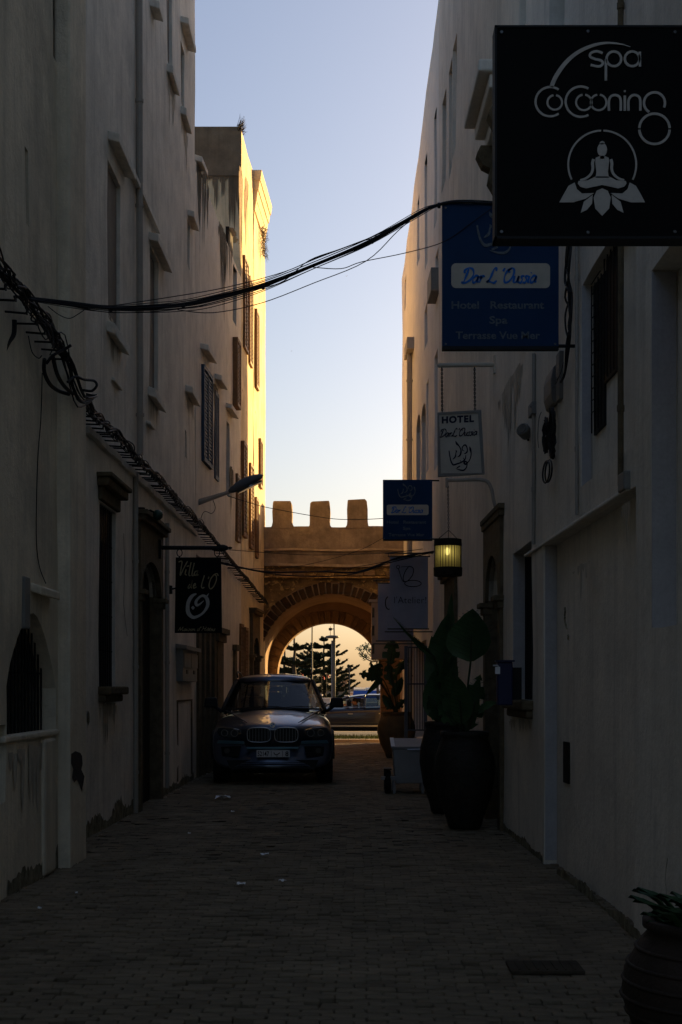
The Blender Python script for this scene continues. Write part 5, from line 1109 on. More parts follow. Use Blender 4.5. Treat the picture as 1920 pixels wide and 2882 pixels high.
# ================================================================== street lamp on the left wall
def street_lamp():
    Y = 24.6; t = thing('street_lamp', 'grey cobra-head street lamp on a tilted arm from the left wall, unlit', 'street lamp', P(553, 1422, Y))
    a = P(551, 1416, Y); b = P(648, 1384, Y); build('arm', MB().tube([a + Vector((-.06, 0, -.02)), a, b], [.055, .055, .03], 8), 'creampipe', t); build('wall_plate', MB().box(a + Vector((-.02, 0, 0)), (.04, .12, .28)), 'creampipe', t, own=True)
    ax = (P(742, 1338, Y) - P(645, 1385, Y)); L_ = ax.length; ax.normalize(); up = Vector((-ax.z, 0, ax.x)); s0 = P(645, 1386, Y); q = MB(); n = 14; 
    for i in range(n + 1):
        u = i / n; wv = .155 * (math.sin(math.pi * min(1, u * .96 + .04)) ** .55) * (.75 + .35 * u) + .012; hv = .095 * (math.sin(math.pi * min(1, u * .97 + .03)) ** .6) + .01
        for k in range(12):
            g_ = 2 * math.pi * k / 12; hh = hv * (1.0 if math.sin(g_) > 0 else .75); q.v.append(s0 + ax * (L_ * u) + up * (hh * math.sin(g_) + .01) + Vector((0, wv * math.cos(g_), 0)))
    for i in range(n):
        for k in range(12): q.f.append((i * 12 + k, i * 12 + (k + 1) % 12, (i + 1) * 12 + (k + 1) % 12, (i + 1) * 12 + k))
    q.f.append(tuple(range(12))); q.f.append(tuple(n * 12 + k for k in range(12))); build('lamp_head', q, 'lamphead', t, smooth=True)
    q = MB(); q.prism([s0 + ax * (L_ * (.2 + .7 * u)) + up * -.055 + Vector((0, .09 * math.sin(math.pi * (.1 + .8 * u)) * s_, 0)) for s_, rng in ((1, range(9)), (-1, range(8, -1, -1))) for u in [r_ / 8 for r_ in rng]], up * -.03); build('diffuser', q, 'lens', t)
    build('feed_wire', MB().tube(catmull([P(600, 1408, Y), P(606, 1430, Y), P(596, 1445, Y), P(575, 1440, Y), P(562, 1470, Y), P(556, 1500, Y - .1)], 5), .005, 4), 'cable', t)
street_lamp()
# ================================================================== vehicles
def loft(sections, cap0=True, cap1=True, mirror=True):
    """sections: list of half profiles [(x, y, z)...] from bottom centre to top centre"""
    mb = MB(); full = []
    for s in sections: full.append([Vector(p) for p in s] + [Vector((-p[0], p[1], p[2])) for p in s[-2:0:-1]])
    n = len(full[0])
    for f in full: mb.v += f
    for i in range(len(full) - 1):
        for k in range(n): mb.f.append((i * n + k, i * n + (k + 1) % n, (i + 1) * n + (k + 1) % n, (i + 1) * n + k))
    if cap0: mb.f.append(tuple(range(n))[::-1])
    if cap1: mb.f.append(tuple((len(full) - 1) * n + k for k in range(n)))
    return mb
def place(mb, org, rz=0, s=(1, 1, 1)):
    m_ = Matrix.Rotation(rz, 3, 'Z'); mb.v = [m_ @ Vector((v.x * s[0], v.y * s[1], v.z * s[2])) + Vector(org) for v in mb.v]; return mb
def wheel(parent, org, rz, x, y, r=.37, w_=.25):
    sgn = 1 if x > 0 else -1
    ty = place(MB().lathe((x, y, r), [(r * .62, -w_ / 2), (r * .92, -w_ / 2), (r, -w_ / 2 + .035), (r, w_ / 2 - .035), (r * .92, w_ / 2), (r * .62, w_ / 2)], 24, axis='X'), org, rz); wh = build('wheel', ty, 'tyre', parent, own=True)
    q = MB(); xs = x + sgn * (w_ / 2 - .02); q.lathe((xs, y, r), [(r * .62, -.01), (r * .60, .012)], 20, axis='X')
    build('rim', place(q, org, rz), 'rim', wh, own=True)
    for k in range(5):
        a_ = 2 * math.pi * k / 5; b = MB(); b.box((xs + sgn * .02, y + r * .3 * math.cos(a_), r + r * .3 * math.sin(a_)), (.02, r * .55, .05), rx=a_); build('spoke', place(b, org, rz), 'rim', wh, own=True)
def suv():
    org = Vector((-1.325, 22.3, 0)); ROT = R(2.6)
    def place(mb, o_, rz=0): return globals()['place'](mb, o_, rz + ROT)
    def wheel(t_, o_, rz, x, y, r): return globals()['wheel'](t_, o_, ROT, x, y, r=r); t = thing('parked_car', 'blue-grey SUV parked nose towards the viewer along the left wall', 'car', org)
    S = []
    prof = lambda y, w, zb, zs, zc, ys=(0,) * 9: [(0, y + ys[0], zb), (w * .62, y + ys[1], zb), (w * .93, y + ys[2], zb + .05), (w * .99, y + ys[3], zb + .24), (w, y + ys[4], zb + .44), (w * .985, y + ys[5], zs - .10), (w * .90, y + ys[6], zs), (w * .48, y + ys[7], zc - .02), (0, y + ys[8], zc)]
    nose = (0, .04, .14, .22, .24, .24, .19, .05, .03)
    S.append([(x * .94, y + .0, .30 + (z - .3) * .93) for x, y, z in prof(.0, .93, .28, .85, .925, nose)])
    S.append(prof(.05, .955, .25, .89, .95, nose)); S.append(prof(.16, .962, .25, .93, .995, tuple(v * .75 for v in nose))); S.append(prof(.5, .96, .26, .98, 1.085, tuple(v * .3 for v in nose)))
    S.append(prof(1.0, .965, .30, 1.04, 1.165)); S.append(prof(1.42, .965, .26, 1.07, 1.20)); S.append(prof(2.4, .965, .26, 1.08, 1.12)); S.append(prof(3.6, .965, .28, 1.10, 1.12)); S.append(prof(4.45, .95, .30, 1.12, 1.14)); S.append(prof(4.78, .90, .34, 1.10, 1.12)); S.append(prof(4.86, .82, .42, .98, 1.0))
    build('body', place(loft(S), org), 'carpaint', t, smooth=True, subsurf=2)
    # creases on the bonnet
    for sx in (-1, 1):
        q = MB(); q.tube([(sx * .80, 1.42, 1.165), (sx * .66, .9, 1.12), (sx * .50, .4, 1.035), (sx * .40, .12, .985)], [.012, .014, .014, .004], 6); build('bonnet_crease', place(q, org), 'carpaint', t, smooth=True)
    # greenhouse
    wl = lambda v: .845 + (.645 - .845) * v ** 1.15
    ws = lambda u, v, d=0: (wl(v) * u, 1.40 + .86 * v + .13 * u * u - d, 1.185 + .495 * v - .035 * u * u * (1 - v * .3) + d * .8)
    build('windscreen', place(MB().grid(lambda u, v: ws(u * 2 - 1, v), 14, 8), org), 'glass', t, smooth=True)
    rf = [[(0, y, zt - .10), (w * .9, y, zt - .10), (w, y, zt - .06), (w * .90, y, zt - .005), (w * .55, y, zt + .04), (0, y, zt + .05)] for y, w, zt in ((2.2, .645, 1.69), (2.45, .655, 1.725), (3.1, .66, 1.75), (3.9, .65, 1.735), (4.4, .62, 1.70), (4.62, .60, 1.65))]
    build('roof', place(loft(rf), org), 'carpaint', t, smooth=True, subsurf=1)
    for sx in (-1, 1):
        q = MB(); p0 = Vector(ws(sx * 1.0, 0)); p1 = Vector(ws(sx * 1.0, 1)); n = 6
        q.tube([Vector(ws(sx * 1.0, i / n)) + Vector((sx * .015, .01, 0)) for i in range(n + 1)], .035, 6); build('windscreen_pillar', place(q, org), 'plastic', t, smooth=True)
        q = MB()
        for (ya, yb) in ((2.95, 3.02), (4.02, 4.12), (4.55, 4.66)):
            q = MB(); q.hexa([(sx * .90, ya + .0, 1.06), (sx * .90, yb, 1.06), (sx * .86, yb, 1.06), (sx * .86, ya, 1.06), (sx * .665, ya - .02, 1.69), (sx * .665, yb - .02, 1.69), (sx * .62, yb - .02, 1.69), (sx * .62, ya - .02, 1.69)]); build('door_pillar', place(q, org), 'plastic', t)
        for (ya, yb, yc, yd) in ((1.55, 2.95, 2.35, 2.93), (3.02, 4.02, 3.0, 4.0), (4.12, 4.55, 4.10, 4.40)):
            build('side_window', place(MB().add([(sx * .885, ya, 1.07), (sx * .885, yb, 1.08), (sx * .66, yd, 1.69), (sx * .66, yc, 1.69)], [(0, 1, 2, 3)]), org), 'glass', t)
        q = MB(); q.tube([(sx * .63, 2.25, 1.72), (sx * .65, 2.38, 1.79), (sx * .655, 3.0, 1.82), (sx * .65, 3.9, 1.81), (sx * .62, 4.2, 1.75)], [.014, .018, .018, .018, .014], 6); build('roof_rail', place(q, org), 'plastic', t, smooth=True)
        q = MB(); q.box((sx * 1.06, 1.72, 1.29), (.24, .14, .17), taper=.82); mi = build('wing_mirror', place(q, org), 'plastic', t, bevel=.03); q = MB(); q.tube([(sx * .88, 1.70, 1.14), (sx * 1.0, 1.72, 1.22)], .03, 6); build('mirror_arm', place(q, org), 'plastic', mi)
    build('rear_window', place(MB().add([(-.78, 4.72, 1.12), (.78, 4.72, 1.12), (.64, 4.60, 1.65), (-.64, 4.60, 1.65)], [(0, 1, 2, 3)]), org), 'glass', t)
    build('cowl', place(MB().box((0, 1.42, 1.185), (1.6, .10, .03)), org), 'plastic', t)
    q = MB(); q.tube([(-.60, 1.40, 1.20), (-.1, 1.44, 1.225), (.1, 1.44, 1.22)], .008, 5); q.tube([(-.02, 1.40, 1.20), (.45, 1.46, 1.225), (.66, 1.48, 1.215)], .008, 5); build('wiper', place(q, org), 'black', t)
    build('dashboard', place(MB().box((0, 1.75, 1.06), (1.5, .5, .14)), org), 'plastic', t, bevel=.04)
    for sx in (-1, 1):
        q = MB(); q.box((sx * .38, 2.85, 1.08), (.50, .18, .62), taper=.85); st = build('front_seat', place(q, org), 'seat', t, bevel=.06); q = MB(); q.box((sx * .38, 2.88, 1.50), (.27, .10, .18)); build('headrest', place(q, org), 'seat', st, bevel=.04)
    q = MB(); q.box((0, 3.85, 1.06), (1.2, .18, .5)); bs = build('rear_seat', place(q, org), 'seat', t, bevel=.05)
    for x in (-.4, 0, .4): build('headrest', place(MB().box((x, 3.88, 1.38), (.22, .09, .15)), org), 'seat', bs, bevel=.03)
    build('rear_view_mirror', place(MB().box((.0, 2.12, 1.52), (.24, .05, .08)), org), 'plastic', t, bevel=.015)
    # face
    yf = lambda x: .055 + .22 * (abs(x) / .93) ** 2.4
    for sx in (-1, 1):
        # kidney shaped grille
        cxk = sx * .215; pts = []; hw, hh = .185, .115; zc = .80
        for k in range(20):
            g_ = 2 * math.pi * k / 20; cx_, sy_ = math.cos(g_), math.sin(g_); x = cxk + hw * math.copysign(abs(cx_) ** .55, cx_); z = zc + hh * math.copysign(abs(sy_) ** .55, sy_); pts.append((x, .012 + (z - zc) * .10, z))
        q = MB(); q.prism(pts, (0, .08, 0)); gk = build('kidney_grille', place(q, org), 'black', t)
        q = MB(); q.tube(pts, .0075, 6, closed=True); build('grille_surround', place(q, org), 'chrome', gk, smooth=True)
        for k in range(7):
            x = cxk - hw * .78 + hw * 1.56 * k / 6; build('grille_bar', place(MB().box((x, .004, zc), (.010, .02, hh * 1.75)), org), 'rim', gk, own=True)
        # headlight
        q = MB(); hp = [(.50, .875), (.62, .905), (.78, .915), (.87, .90), (.89, .84), (.84, .775), (.70, .745), (.56, .765), (.48, .81)]
        q.prism([(sx * x, yf(x) - .012 + (.10 if x > .8 else 0) * 0, z) for x, z in hp], (0, .09, 0)); hl = build('headlight', place(q, org), 'lens', t, bevel=.015)
        for cx_, r_ in ((.60, .055), (.76, .05)):
            q = MB(); q.tube([(sx * cx_ + r_ * math.cos(g_), yf(cx_) - .02, .825 + r_ * math.sin(g_)) for g_ in [k * math.pi / 8 for k in range(16)]], .007, 5, closed=True); build('light_ring', place(q, org), 'rim', hl)
        q = MB(); q.prism([(sx * x, yf(x) - .008, z) for x, z in ((.45, .70), (.86, .71), (.89, .655), (.44, .645))], (0, .05, 0)); build('bumper_fin', place(q, org), 'bluewhite', t, own=True, bevel=.01)
        q = MB(); q.prism([(sx * x, yf(x) - .010, z) for x, z in ((.50, .62), (.82, .61), (.80, .46), (.54, .44))], (0, .05, 0)); fg = build('fog_light_recess', place(q, org), 'plastic', t, bevel=.01)
        build('fog_light', place(MB().lathe((sx * .72, yf(.72) - .03, .545), [(.045, -.004), (.045, .03)], 12, axis='Y'), org), 'lens', fg)
    q = MB(); q.prism([(x, .035, z) for x, z in ((-.44, .665), (.44, .665), (.42, .615), (-.42, .615))], (0, .05, 0)); build('upper_intake', place(q, org), 'black', t)
    build('bumper_strip', place(MB().box((0, .028, .592), (.82, .04, .034)), org), 'bluewhite', t, bevel=.008)
    q = MB(); q.prism([(x, .035 if abs(x) < .5 else .10, z) for x, z in ((-.72, .40), (.72, .40), (.66, .24), (-.66, .24))], (0, .08, 0)); build('lower_intake', place(q, org), 'plastic', t)
    q = MB()
    for k in range(4): q.box((0, .020, .275 + k * .03), (1.1, .02, .008))
    build('intake_bars', place(q, org), 'black', t)
    build('skid_plate', place(MB().box((0, .14, .235), (1.30, .16, .03), rx=-.4), org), 'plastic', t, bevel=.01)
    pl = build('number_plate', place(MB().box((0.01, .010, .505), (.52, .012, .11)), org), 'plate', t, bevel=.003)
    def plate_text(txt, xa, xb):
        cu = bpy.data.curves.new('t', 'FONT'); cu.body = txt; cu.size = 1; cu.offset = .02; cu.resolution_u = 3; o = bpy.data.objects.new('t', cu); COL.objects.link(o); dg = bpy.context.evaluated_depsgraph_get(); dg.update(); me = o.evaluated_get(dg).to_mesh()
        vs = [v.co.copy() for v in me.vertices]; fs = [tuple(p.vertices) for p in me.polygons]; o.evaluated_get(dg).to_mesh_clear(); bpy.data.objects.remove(o); mn, mx_ = min(v.x for v in vs), max(v.x for v in vs)
        return build('lettering', place(MB().add([(xa + (v.x - mn) / (mx_ - mn) * (xb - xa), .0025, .468 + v.y * .105) for v in vs], fs), org), 'ink', pl)
    plate_text('52147', -.235, -.055); plate_text('8', .20, .25); q = MB()
    for x in (-.02, .155): stroke(q, [Vector((x, .0025, .46)), Vector((x, .0025, .55))], .006, smooth=False, d=Vector((0, -.001, 0)))
    stroke(q, [Vector(p_) for p_ in ((.02, .0025, .525), (.035, .0025, .495), (.07, .0025, .49), (.115, .0025, .52))], .013, d=Vector((0, -.001, 0))); stroke(q, [Vector((.06, .0025, .468)), Vector((.078, .0025, .468))], .014, smooth=False, d=Vector((0, -.001, 0))); build('plate_letter', place(q, org), 'ink', pl)
    q = MB(); q.lathe((0, .02, .955), [(.042, -.004), (.042, .02)], 20, axis='Y'); rd = build('roundel', place(q, org), 'chrome', t); 
    q = MB()
    for k in range(4):
        a0 = k * math.pi / 2; q.prism([(0, .013, .955)] + [(.030 * math.cos(a0 + j * math.pi / 12), .013, .955 + .030 * math.sin(a0 + j * math.pi / 12)) for j in range(7)], (0, -.002, 0)) if k % 2 == 0 else None
    build('roundel_quarters', place(q, org), 'skyblue', rd)
    for x in (-.835, .835):
        for y in (.93, 3.85): wheel(t, org, 0, x, y, r=.375)
        sx = 1 if x > 0 else -1
        for y in (.93, 3.85):
            q = MB(); q.tube([(sx * .955, y + .43 * math.cos(g_), .40 + .43 * math.sin(g_)) for g_ in [math.pi * k / 12 for k in range(13)]], .035, 6)
            q.lathe((sx * .90, y, .40), [(.41, -.06), (.41, .058)], 20, axis='X'); build('wheel_arch', place(q, org), 'plastic', t)
suv()

def hatch():
    org = Vector((-2.15, 44.4, .0)); rz = -math.pi / 2          # nose towards -X
    # local: y = length from the nose, x = half width; rotated so the length runs along +X
    t = thing('passing_car', 'dark blue hatchback crossing the road beyond the arch, seen from the side', 'car', (-.1, 44.4, 0))
    def pl(mb): mb.v = [Vector((org.x + v.y, org.y - v.x, v.z)) for v in mb.v]; return mb
    prof = lambda y, w, zb, zs, zc: [(0, y, zb), (w * .7, y, zb), (w * .96, y, zb + .06), (w, y, zb + .25), (w * .99, y, zs - .1), (w * .93, y, zs), (w * .5, y, zc - .01), (0, y, zc)]
    S = [prof(0, .70, .30, .60, .66), prof(.12, .80, .22, .70, .76), prof(.6, .86, .18, .80, .88), prof(1.15, .87, .18, .86, .96), prof(2.2, .87, .18, .90, .92), prof(3.3, .87, .18, .94, .96), prof(3.95, .84, .22, .95, 1.0), prof(4.2, .76, .30, .80, .9)]
    build('body', pl(loft(S)), 'carpaint2', t, smooth=True, subsurf=2)
    def rfz(y): return 1.30 - .12 * max(0, (2.2 - y) / 1.0) ** 2 * 1.0 - .10 * max(0, (y - 2.6) / 1.3) ** 2
    rf = [[(0, y, z - .06), (w * .95, y, z - .06), (w, y, z - .03), (w * .85, y, z), (0, y, z + .02)] for y, w, z in ((1.72, .58, 1.205), (1.95, .60, 1.27), (2.4, .62, 1.33), (3.0, .62, 1.33), (3.6, .58, 1.28), (4.0, .54, 1.18))]
    build('roof', pl(loft(rf)), 'carpaint2', t, smooth=True, subsurf=1)
    for sx in (1,-1):
        for (ya, yb, yc, yd, za, zb_) in ((1.15, 2.35, 1.85, 2.35, 1.20, 1.28), (2.43, 3.3, 2.43, 3.2, 1.285, 1.27), (3.38, 3.8, 3.28, 3.6, 1.26, 1.22)):
            wn_ = MB(); q = [(sx * .85, ya, .905), (sx * .85, yb, .93), (sx * .64, yd, zb_), (sx * .64, yc, za)]
            if not (sx == 1 and ya < 1.2): build('side_window', pl(wn_.add(q, [(0, 1, 2, 3)])), 'glass', t)
        q = MB(); q.tube([(sx * .82, 1.0, .90), (sx * .70, 1.5, 1.12), (sx * .61, 1.9, 1.26)], .03, 6); q.tube([(sx * .84, 2.39, .92), (sx * .63, 2.39, 1.3)], .035, 6); q.tube([(sx * .84, 3.34, .95), (sx * .62, 3.24, 1.27)], .04, 6); q.tube([(sx * .80, 3.9, .97), (sx * .55, 3.75, 1.22)], .06, 6); build('pillar', pl(q), 'carpaint2', t)
        q = MB(); q.tube([(sx * .865, 1.2, .925), (sx * .868, 2.3, .935), (sx * .866, 3.4, .98)], .010, 5); build('window_trim', pl(q), 'chrome', t)
        q = MB(); q.box((sx * .872, 2.25, .36), (.03, 2.2, .05)); build('sill_trim', pl(q), 'chrome', t)
        q = MB(); q.box((sx * .89, 2.9, .74), (.03, .16, .03)); q.box((sx * .89, 1.95, .73), (.03, .16, .03)); build('door_handle', pl(q), 'chrome', t)
        q = MB(); q.box((sx * .96, 1.35, .96), (.16, .10, .11)); build('wing_mirror', pl(q), 'plastic', t, bevel=.02)
    build('windscreen', pl(MB().add([(-.74, .98, .92), (.74, .98, .92), (.57, 1.78, 1.22), (-.57, 1.78, 1.22)], [(0, 1, 2, 3)])), 'glass', t)
    build('rear_window', pl(MB().add([(-.66, 4.05, .97), (.66, 4.05, .97), (.52, 3.88, 1.2), (-.52, 3.88, 1.2)], [(0, 1, 2, 3)])), 'glass', t)
    for sx in (-.36, .36):
        for y in (2.3, 3.2):
            q = MB(); q.box((sx, y, .82), (.44, .14, .5)); q.box((sx, y + .02, 1.12), (.24, .1, .15)); build('seat', pl(q), 'seat', t, bevel=.03)
    for y in (.75, 3.35):
        for sx in (-.76, .76):
            q = MB(); q.lathe((sx, y, .31), [(.18, -.09), (.29, -.09), (.31, -.06), (.31, .06), (.29, .09), (.18, .09)], 20, axis='X'); wh = build('wheel', pl(q), 'tyre', t, own=True)
            q = MB(); q.lathe((sx + math.copysign(.08, sx), y, .31), [(.19, -.01), (.18, .01)], 16, axis='X'); build('rim', pl(q), 'rim', wh)
    # driver
    d = thing('person', 'driver with short dark hair at the wheel of the dark passing hatchback', 'person', (org.x + 2.05, org.y - .36, .45))
    cx_, cy_ = org.x + 2.12, org.y - .40
    me = bpy.data.meshes.new('body'); V_ = [(0, 0, .50), (0, 0, .72), (.02, 0, .93), (-.01, 0, 1.00), (-.03, 0, 1.10), (-.03, -.20, .90), (-.16, -.30, .78), (-.30, -.16, .98), (-.03, .20, .90), (-.2, .24, .78), (-.38, .14, .95), (-.3, -.1, .48), (-.3, .1, .48)]
    E = [(0, 1), (1, 2), (2, 3), (3, 4), (2, 5), (5, 6), (6, 7), (2, 8), (8, 9), (9, 10), (0, 11), (0, 12)]
    me.from_pydata([Vector(v) + Vector((0, 0, -.45)) for v in V_], E, []); o = bpy.data.objects.new('body', me); COL.objects.link(o); o.parent = d; o.location = (0, 0, 0); o.location = Vector((cx_, cy_, .45)) - Vector(d.location)
    sk = o.modifiers.new('skin', 'SKIN'); rr = [.15, .17, .10, .05, .06, .07, .055, .04, .07, .055, .04, .08, .08]
    for i, sv in enumerate(me.skin_vertices[0].data): sv.radius = (rr[i], rr[i]); sv.use_root = (i == 0)
    o.modifiers.new('sub', 'SUBSURF').levels = 1; me.materials.append(M['shirt'])
    q = MB(); q.sphere((cx_ - .04, cy_, 1.085), .095, 12, (1.0, .82, 1.2)); q.box((cx_ - .135, cy_, 1.07), (.04, .03, .04)); q.box((cx_ - .03, cy_ - .08, 1.08), (.03, .02, .05)); hd = build('head', q, 'skin', d, smooth=True)
    q = MB(); q.sphere((cx_ - .02, cy_, 1.125), .100, 12, (1.02, .86, .95)); build('hair', q, 'hair', d, smooth=True)
    q = MB()
    for k in range(5): q.tube([(cx_ - .30, cy_ - .16 + k * .008, .975 + k * .014), (cx_ - .36, cy_ - .15 + k * .008, .985 + k * .012), (cx_ - .385, cy_ - .13, .96 + k * .012)], .009, 5)
    build('hand', q, 'skin', d)
hatch()

# ================================================================== urns, plants, cart
def urn_profile(r, h): return [(r * .48, 0), (r * .55, .03 * h), (r * .60, .10 * h), (r * .86, .32 * h), (r * 1.0, .56 * h), (r * .97, .72 * h), (r * .82, .88 * h), (r * .74, .935 * h), (r * .80, .955 * h), (r * .80, 1.0 * h), (r * .70, 1.0 * h), (r * .66, .93 * h)]
def leaf(mb, base, tip, width, side, droop=.1, n=9, tear=False):
    base, tip = Vector(base), Vector(tip); ax = tip - base; L_ = ax.length; s = Vector(side).normalized(); nrm = ax.cross(s).normalized(); o = len(mb.v)
    for i in range(n + 1):
        u = i / n; wv = width * (math.sin(math.pi * min(1, u ** .75 * .98 + .02)) ** .8) * .5 * (1 - .15 * u) + .002; c = base + ax * u + Vector((0, 0, -droop * L_ * (u ** 2))) + nrm * (.05 * L_ * math.sin(math.pi * u))
        for j in (-1, -.5, 0, .5, 1): mb.v.append(c + s * wv * j + nrm * (abs(j) * wv * .28 + .01 * math.sin(i * 2.3 + j * 4)))
    for i in range(n):
        for j in range(4):
            if tear and j in (0, 3) and i % 3 == 1: continue
            q = o + i * 5 + j; mb.f.append((q, q + 1, q + 6, q + 5))
def potted(name, label, c, r, h, m, leaves, group=None, group2=None):
    t = thing('urn', label, 'urn', c, group)
    build('pot', MB().lathe(c, urn_profile(r, h), 32, cap=True), m, t, smooth=True)
    build('soil', MB().lathe(Vector(c) + Vector((0, 0, h * .93)), [(r * .66, 0), (r * .5, .01), (.01, .02)], 16, cap=True), 'soil', t)
    return t
def plant(label, c, leaves, group=None, name='banana_plant'):
    t = thing(name, label, 'plant', c, group); c = Vector(c)
    for (bx, tx, wd, side, droop, tear) in leaves:      # bx: leaf-blade base, tx: tip
        bx, tx = Vector(bx), Vector(tx); lf = MB(); leaf(lf, bx, tx, wd, side, droop, tear=tear); lo = build('leaf', lf, 'leaf', t, smooth=True)
        vn = MB(); sd = Vector(side).normalized(); ax_ = tx - bx
        for k in range(1, 12):
            u = k / 12; wv = wd * (math.sin(math.pi * min(1, u ** .75 * .98 + .02)) ** .8) * .46; c0 = bx + ax_ * u + Vector((0, 0, -droop * ax_.length * u * u)) 
            for s_ in (-1, 1): vn.tube([c0 + Vector((0, -.012, 0)), c0 + sd * wv * s_ + ax_.normalized() * wv * .45 + Vector((0, -.012, 0))], .0022, 3)
        if wd > .2: build('veins', vn, 'stem', lo)
        q = MB(); q.tube(catmull([c + Vector((rnd(-.05, .05), rnd(-.05, .05), 0)), c.lerp(bx, .5) + Vector((0, 0, .08)), bx, bx.lerp(tx, .5) - Vector((0, 0, droop * (tx - bx).length * .25))], 4), .012, 5); build('petiole', q, 'stem', lo, smooth=True)
    return t
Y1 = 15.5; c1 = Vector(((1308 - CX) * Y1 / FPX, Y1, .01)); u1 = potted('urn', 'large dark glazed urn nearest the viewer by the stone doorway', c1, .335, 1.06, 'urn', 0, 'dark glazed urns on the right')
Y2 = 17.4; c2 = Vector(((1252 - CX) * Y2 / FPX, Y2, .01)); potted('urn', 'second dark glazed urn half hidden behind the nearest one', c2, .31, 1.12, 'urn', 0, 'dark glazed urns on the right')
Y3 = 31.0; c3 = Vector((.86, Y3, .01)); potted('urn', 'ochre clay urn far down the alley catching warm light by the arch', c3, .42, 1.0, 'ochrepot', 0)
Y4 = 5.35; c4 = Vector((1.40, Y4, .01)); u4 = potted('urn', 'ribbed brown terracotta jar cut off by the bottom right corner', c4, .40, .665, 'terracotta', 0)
for k in range(9):
    z = .665 * (.12 + .09 * k); prof = urn_profile(.40, .665); r_ = .4
    for (ra, za), (rb, zb) in zip(prof, prof[1:]):
        if za <= z <= zb and zb > za: r_ = ra + (rb - ra) * (z - za) / (zb - za); break
    q = MB(); q.tube([c4 + Vector((r_ * math.cos(g_), r_ * math.sin(g_), z)) for g_ in [j * math.pi / 16 for j in range(32)]], .009, 5, closed=True); build('rib', q, 'terracotta', u4, smooth=True)
q1 = c1 + Vector((0, 0, 1.0)); q2 = c2 + Vector((0, 0, 1.05)); q3 = c3 + Vector((0, 0, .95)); q4 = c4 + Vector((0, 0, .61))
def LP(x, y, Y): return P(x, y, Y)
X_ = (1, 0, 0)
plant('broad-leaved banana plant in the nearest dark urn, with one round torn leaf held high', q1, [
    (LP(1325, 1862, 15.4), LP(1330, 1716, 15.3), .54, (1, .25, .05), -.02, False), (LP(1322, 2052, 15.5), LP(1352, 1898, 15.4), .33, (1, .3, -.2), .0, True),
    (LP(1345, 2004, 15.4), LP(1398, 1972, 15.3), .12, (.3, .2, 1), .1, False), (LP(1290, 2040, 15.6), LP(1270, 1880, 15.5), .28, (1, .4, 0), .02, True), (LP(1310, 2050, 15.6), LP(1255, 1930, 15.7), .25, (.8, .6, .3), .05, False),
    (LP(1300, 2040, 15.3), LP(1290, 1905, 15.1), .25, (1, -.3, .1), .0, False), (LP(1280, 2040, 15.6), LP(1235, 1960, 15.6), .2, (.6, .6, .5), .2, True)], 'banana plants in urns')
plant('tall dense banana plant in the second urn with an arching leaf reaching left', q2, [
    (LP(1240, 1960, 17.4), LP(1262, 1725, 17.3), .44, (1, .3, 0), .0, False), (LP(1250, 1960, 17.5), LP(1232, 1770, 17.5), .40, (1, -.3, 0), .0, True), (LP(1268, 1900, 17.6), LP(1272, 1668, 17.6), .15, (1, .2, 0), 0, False),
    (LP(1222, 1850, 17.3), LP(1108, 1738, 17.1), .22, (.5, .4, -.8), .0, False), (LP(1255, 2030, 17.4), LP(1275, 1840, 17.2), .36, (1, .5, 0), .0, True), (LP(1230, 2030, 17.4), LP(1228, 1880, 17.3), .34, (1, .2, 0), .0, False),
    (LP(1250, 2040, 17.3), LP(1205, 1930, 17.1), .22, (.6, .6, .4), .2, True), (LP(1240, 2020, 17.5), LP(1285, 1900, 17.6), .28, (1, 0, .2), .05, False), (LP(1236, 1900, 17.5), LP(1215, 1790, 17.5), .2, (1, 0, .2), .0, False)], 'banana plants in urns')
plant('plant with split leaves in the ochre urn, silhouetted against the arch opening', q3, [
    (LP(1072, 1925, 30.8), LP(1042, 1862, 30.6), .34, (.8, .2, .5), .0, True), (LP(1058, 1905, 30.8), LP(1010, 1890, 30.6), .26, (.2, .2, 1), .1, True), (LP(1075, 1910, 30.9), LP(1028, 1940, 30.7), .16, (.3, .2, -.9), .3, False), (LP(1062, 1900, 30.9), LP(1070, 1860, 30.9), .25, (1, .2, 0), 0, True),
    (LP(1100, 1870, 31), LP(1108, 1790, 31), .42, (1, .2, 0), .0, True), (LP(1105, 1930, 31), LP(1092, 1858, 31), .30, (1, .2, 0), .0, True), (LP(1118, 1900, 31), LP(1145, 1850, 31), .4, (1, .2, .3), .0, True), (LP(1112, 1960, 31), LP(1132, 1905, 31), .25, (1, .2, 0), 0, False), (LP(1100, 1990, 31), LP(1078, 1950, 31), .2, (1, .2, .4), .1, False),
    (LP(1105, 1995, 31), LP(1085, 1975, 31), .2, (.5, .2, .4), .1, True), (LP(1120, 1995, 31), LP(1142, 1962, 31), .2, (.5, .2, -.4), .1, True)], None, 'leafy_plant')
t = thing('small_plant', 'low dark sprouting plant in the terracotta jar at the bottom right', 'plant', q4)
for k in range(90):
    a_ = rnd(0, 6.28); r_ = rnd(.02, .24); b = q4 + Vector((r_ * math.cos(a_), r_ * math.sin(a_), .0)); h = rnd(.08, .24); lf = MB(); leaf(lf, b, b + Vector((math.cos(a_) * h * .9, math.sin(a_) * h * .9, h)), rnd(.02, .04), (-math.sin(a_), math.cos(a_), 0), .3, n=4); build('leaf', lf, 'leaf', t, smooth=True)

